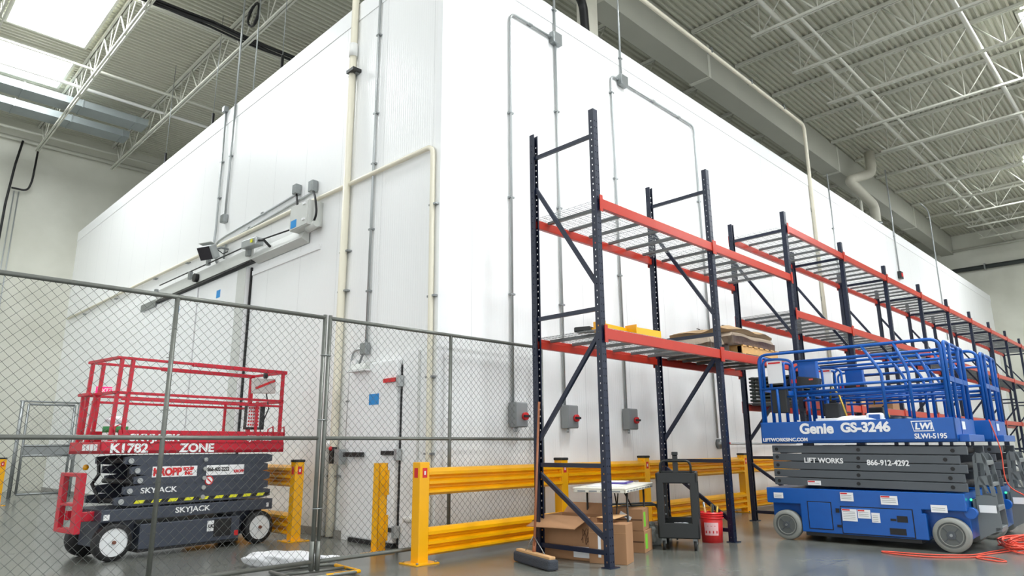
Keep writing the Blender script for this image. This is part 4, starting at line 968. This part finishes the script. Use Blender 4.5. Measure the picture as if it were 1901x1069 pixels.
# local x runs along the face seen by the camera, local y away from it
c1 = carton('open_carton', 'large open cardboard box with flaps folded out behind the first rack diagonal', (5.86, 5.36, 0), R(-82), .66, .38, .44, M_card, flaps=True)
q = MB(); q.add([(0, 0, .44), (.60, 0, .44), (.52, -.20, .33), (-.08, -.22, .33)], [(0, 1, 2, 3)]); f_ = q.build('flap', M_card, c1); f_.modifiers.new('t', 'SOLIDIFY').thickness = .006
q = MB(); q.add([(.66, .02, .44), (.66, .36, .44), (.86, .33, .45), (.86, .05, .43)], [(0, 1, 2, 3)]); f_ = q.build('flap', M_cardl, c1); f_.modifiers.new('t', 'SOLIDIFY').thickness = .006
q = MB(); q.add([(0, .02, .44), (0, .36, .44), (-.2, .33, .36), (-.2, .05, .36)], [(0, 1, 2, 3)]); f_ = q.build('flap', M_card, c1); f_.modifiers.new('t', 'SOLIDIFY').thickness = .006
q = MB(); q.add([(.02, .38, .44), (.64, .38, .44), (.6, .46, .55), (.06, .46, .55)], [(0, 1, 2, 3)]); f_ = q.build('flap', M_card, c1); f_.modifiers.new('t', 'SOLIDIFY').thickness = .006
MB().bb(.38, .58, -.003, 0, .03, .14).build('shipping_label', M_paper, c1); MB().bb(.40, .56, -.005, -.002, .12, .135).build('label_print', M_bdk, c1)
q = MB()
for k in range(9): q.box((.50+.014*k, -.003, .25+.02*math.sin(k*2.1)), (.005, .004, .14), 0, 0, .5*math.sin(k*1.7))
q.build('printed_pattern', mat('brown ink', (96, 66, 44), .7), c1)
c2 = carton('carton', 'small brown cardboard box standing just behind the front post of the first rack frame', (5.87, 4.74, 0), R(-70), .40, .26, .39, M_card)
MB().bb(0, .40, -.003, 0, .30, .303).build('flap_seam', M_cardl, c2); MB().bb(.10, .13, -.003, 0, .06, .28).build('white_strip', M_paper, c2); MB().bb(.25, .27, -.003, 0, .08, .28).build('white_strip', M_paper, c2)
for k, lb in ((0, 'lower brown carton with green tape, under another beneath the folding table'), (1, 'upper brown carton with green tape, on top of another beneath the folding table')):
    c3 = carton('carton', lb, (6.66-.02*k, 5.06, .236*k), R(-70+3*k), .40, .34, .234, M_card, group='stacked cartons with green tape')
    MB().bb(.40, .402, .03, .13, .04, .2).build('green_tape', M_green, c3); MB().bb(.01, .39, -.002, 0, .11, .125).build('flap_seam', mat('brown ink', (96, 66, 44), .7), c3)
    if k: MB().box((.20, -.003, .16), (.14, .004, .04), 0, 0, .5).build('clear_tape', M_paper, c3)
    else: MB().bb(.05, .2, -.003, 0, .18, .19).build('printed_line', mat('brown ink', (96, 66, 44), .7), c3)
# folding table
ft = thing('folding_table', 'small off white folding table with papers behind the first rack upright', 'table', (6.22, 4.50, 0), R(20.5))
MB().bb(0, 1.28, 0, .60, .71, .735).build('table_top', M_tabl, ft, .012); q = MB(); q.bb(.02, 1.26, .0, .02, .68, .712); q.bb(.0, .02, .02, .58, .68, .712); q.bb(1.26, 1.28, .02, .58, .68, .712); q.bb(.02, 1.26, .58, .6, .68, .712)
q.build('table_edge', M_tabl, ft, .004)
for k in range(9): MB().bb(.06+k*.13, .15+k*.13, -.002, .0, .688, .703).build('edge_slot', M_box, ft)
for k in range(4): MB().bb(-.002, 0, .06+k*.13, .15+k*.13, .688, .703).build('edge_slot', M_box, ft)
for x, s in ((.30, 1), (1.05, -1)):
    MB().tube(bend([(x, .07, .70), (x, .07, .04), (x, .05, .013), (x, .55, .013), (x, .53, .04), (x, .53, .70)], .04), .012, 8).build('leg', M_blk, ft)
    q = MB(); q.tube([(x, .2, .42), (x+s*.3, .25, .69)], .008, 6); q.tube([(x, .4, .42), (x+s*.3, .35, .69)], .008, 6); q.tube([(x, .07, .42), (x, .53, .42)], .008, 6); q.build('leg_brace', M_blk, ft)
def on_t(x, y, z): a = R(20.5); return (6.22+x*math.cos(a)-y*math.sin(a), 4.50+x*math.sin(a)+y*math.cos(a), z)
t = thing('paper_sheets', 'loose white papers spread on the folding table', 'paper', on_t(.35, .3, .737), R(10)); MB().box((0, 0, .002), (.5, .35, .004), .2).build('sheet', M_paper, t); MB().box((.3, .05, .006), (.3, .22, .003), -.3).build('sheet', M_paper, t)
t = thing('folder', 'purple folder lying on the papers on the folding table', 'folder', on_t(.75, .3, .747), R(25)); MB().box((0, 0, .008), (.42, .3, .016)).build('cover', M_purple, t, .003); MB().box((.0, .01, .018), (.36, .24, .004)).build('inner_pages', M_paper, t)
# trestle legs of a folded stool between table and cart
t = thing('folding_chair_frame', 'black bent tube frame standing between the table and the cart', 'frame', (7.6, 5.2, 0), R(-30)); MB().tube(bend([(-.45, 0, .01), (-.40, 0, .44), (.30, 0, .44), (.42, 0, .01)], .1), .013, 8).build('hoop', M_blk, t); MB().tube(bend([(-.45, .3, .01), (-.40, .3, .44), (.30, .3, .44), (.42, .3, .01)], .1), .013, 8).build('hoop', M_blk, t)
# black utility cart; local +x away from camera
ct = thing('utility_cart', 'black plastic utility cart with a handle standing between the table and the red bucket', 'cart', (7.22, 4.50, 0), R(29))
L_, W_ = .74, .47
def cyy(y): return y
for x in (.06, L_-.06):
    for s in (-1, 1):
        w_ = MB().cyl((x, s*(W_/2-.06)-.016, .055), (x, s*(W_/2-.06)+.016, .055), .055, 18).build('caster', M_dark, ct); MB().box((x, s*(W_/2-.06), .10), (.05, .05, .06)).build('caster_fork', M_box, w_)
def tray(z, h):
    b = MB(); b.bb(0, L_, -W_/2, W_/2, z, z+.02); b.bb(0, .03, -W_/2, W_/2, z, z+h); b.bb(L_-.03, L_, -W_/2, W_/2, z, z+h); b.bb(0, L_, -W_/2, -W_/2+.03, z, z+h); b.bb(0, L_, W_/2-.03, W_/2, z, z+h); return b
tray(.13, .17).build('bottom_tray', M_blk, ct, .012); tray(.74, .12).build('top_tray', M_blk, ct, .012)
for x in (.045, L_-.045):
    for s in (-1, 1): MB().bb(x-.045, x+.045, s*W_/2-(.085 if s > 0 else 0), s*W_/2+(0 if s > 0 else .085), .28, .76).build('leg', M_blk, ct, .01)
MB().tube(bend([(.02, -W_/2+.06, .84), (.0, -W_/2+.06, 1.0), (.0, W_/2-.06, 1.0), (.02, W_/2-.06, .84)], .09, 6), .014, 8).build('handle', M_blk, ct)
vz = MB(); vz.bb(.03, .08, -.03, .03, .84, 1.06); vz.bb(.01, .10, -.035, .035, 1.06, 1.10); vz.build('stand_post', M_blk, ct, .006)
for z in (.40, .50, .60): MB().cyl((-.002, W_/2-.10, z), (.002, W_/2-.10, z), .007, 8).build('screw_head', M_galv, ct)
t = thing('white_cloth', 'crumpled white cloth on the bottom tray of the black cart', 'cloth', (7.46, 4.63, .152)); lumpy('cloth', M_paper, (.26, .26, .12), 31, .3, parent=t)
# trash bag
t = thing('trash_bag', 'clear grey plastic bag of rubbish on the floor left of the black cart', 'bag', (7.42, 5.02, 0)); lumpy('bag', M_trash, (.26, .24, .22), 33, .3, parent=t); lumpy('knot', M_trash, (.1, .08, .08), 34, .3, parent=t).location = (0, 0, .18)
# red bucket
bk = thing('bucket', 'red plastic bucket with tools and a white label, right of the black cart', 'bucket', (8.14, 4.60, 0))
def frust(r0, r1, z0, z1, n=28, inner=True):
    b = MB(); vs = []; pr = [(r0, z0), (r1, z1), (r1-.006, z1), (r0-.006, z0+.006)]
    for r_, zz in pr:
        for j in range(n): a = 2*PI*j/n; vs.append((r_*math.cos(a), r_*math.sin(a), zz))
    fs = [(i*n+j, i*n+(j+1) % n, (i+1)*n+(j+1) % n, (i+1)*n+j) for i in range(3) for j in range(n)]+[tuple(3*n+j for j in range(n)), tuple(reversed(range(n)))]
    return b.add(vs, fs, True)
frust(.125, .145, 0, .36).build('pail', M_redp, bk)
rg = MB()
for zz in (.29, .32, .345): rg.tube([(.149*math.cos(a), .149*math.sin(a), zz) for a in [2*PI*q/28 for q in range(28)]], .006, 6, closed=True)
rg.build('rim_rings', M_redp, bk)
vs = []; fs = []
for j in range(9):
    a = R(180+28)+R(9)*(j-4)
    for zz in (.09, .24): r_ = .127+.0555*zz+.003; vs.append((r_*math.cos(a), r_*math.sin(a), zz))
lbm = MB().add(vs, [(2*j, 2*j+2, 2*j+3, 2*j+1) for j in range(8)]).build('label', mat('pale pink label', (244, 196, 196), .5), bk)
q = MB()
for j in range(7):
    a = R(208)+R(9)*(j-3); q.box((.139*math.cos(a), .139*math.sin(a), .13+.08*(j % 2)), (.004, .014, .03), a)
q.build('label_print', M_redl, bk)
t = thing('hand_tools', 'brass and wood hand tools sticking out of the red bucket', 'tools', (8.14, 4.60, .02))
for k, (a, m, h) in enumerate([(.3, M_lamp, .42), (1.6, M_galv, .45), (2.7, M_wood, .40), (4.0, M_blk, .43), (5.2, M_lamp, .41)]): MB().tube([(0.02*math.cos(a), .02*math.sin(a), 0), (.09*math.cos(a), .09*math.sin(a), h)], .014, 6).build('tool', m, t)
t = thing('floor_shim', 'small black wedge on the floor right of the red bucket', 'wedge', (8.55, 4.75, 0), R(20)); MB().prism([(-.12, 0), (.12, 0), (.12, .03), (-.12, .01)], 1, -.05, .05).build('body', M_blk, t)

# ------------------------------------------------------------ fence gate in the far left corner
gt = thing('fence_gate', 'distant galvanised chain link gate beyond the red lift at the left', 'gate', (3.86, 21.5, 0), R(2))
W2 = 1.05
q = MB()
for x in (0, W2): q.tube([(x, 0, .1), (x, 0, 2.35)], .03, 8)
for z_ in (.1, 1.05, 1.3, 2.35): q.tube([(0, 0, z_), (W2, 0, z_)], .03, 8)
q.build('gate_frame', M_galv, gt)
for x in (-.14, W2+.12): MB().tube([(x, 0, 0), (x, 0, 2.42)], .045, 10).build('gate_post', M_galv, gt)
MB().bb(.03, W2-.03, -.01, .01, 1.07, 1.28).build('kick_plate', M_galv, gt)
b = MB(); pch = .05
for i in range(int(W2/pch)+1):
    pts = []
    for j in range(46): s = 1 if (i+j) % 2 else -1; pts.append((min(W2, max(0, i*pch+s*pch/2)), .02, .1+j*.05))
    b.tube(pts, .003, 3, cap=False)
b.build('wire_mesh', M_galv, gt)
MB().tube([(-.2, 0, 2.42), (W2+.2, 0, 2.42)], .025, 8).build('header_rail', M_galv, gt)
MB().box((W2+.05, -.04, 1.0), (.1, .06, .12)).build('latch', M_galv, gt)
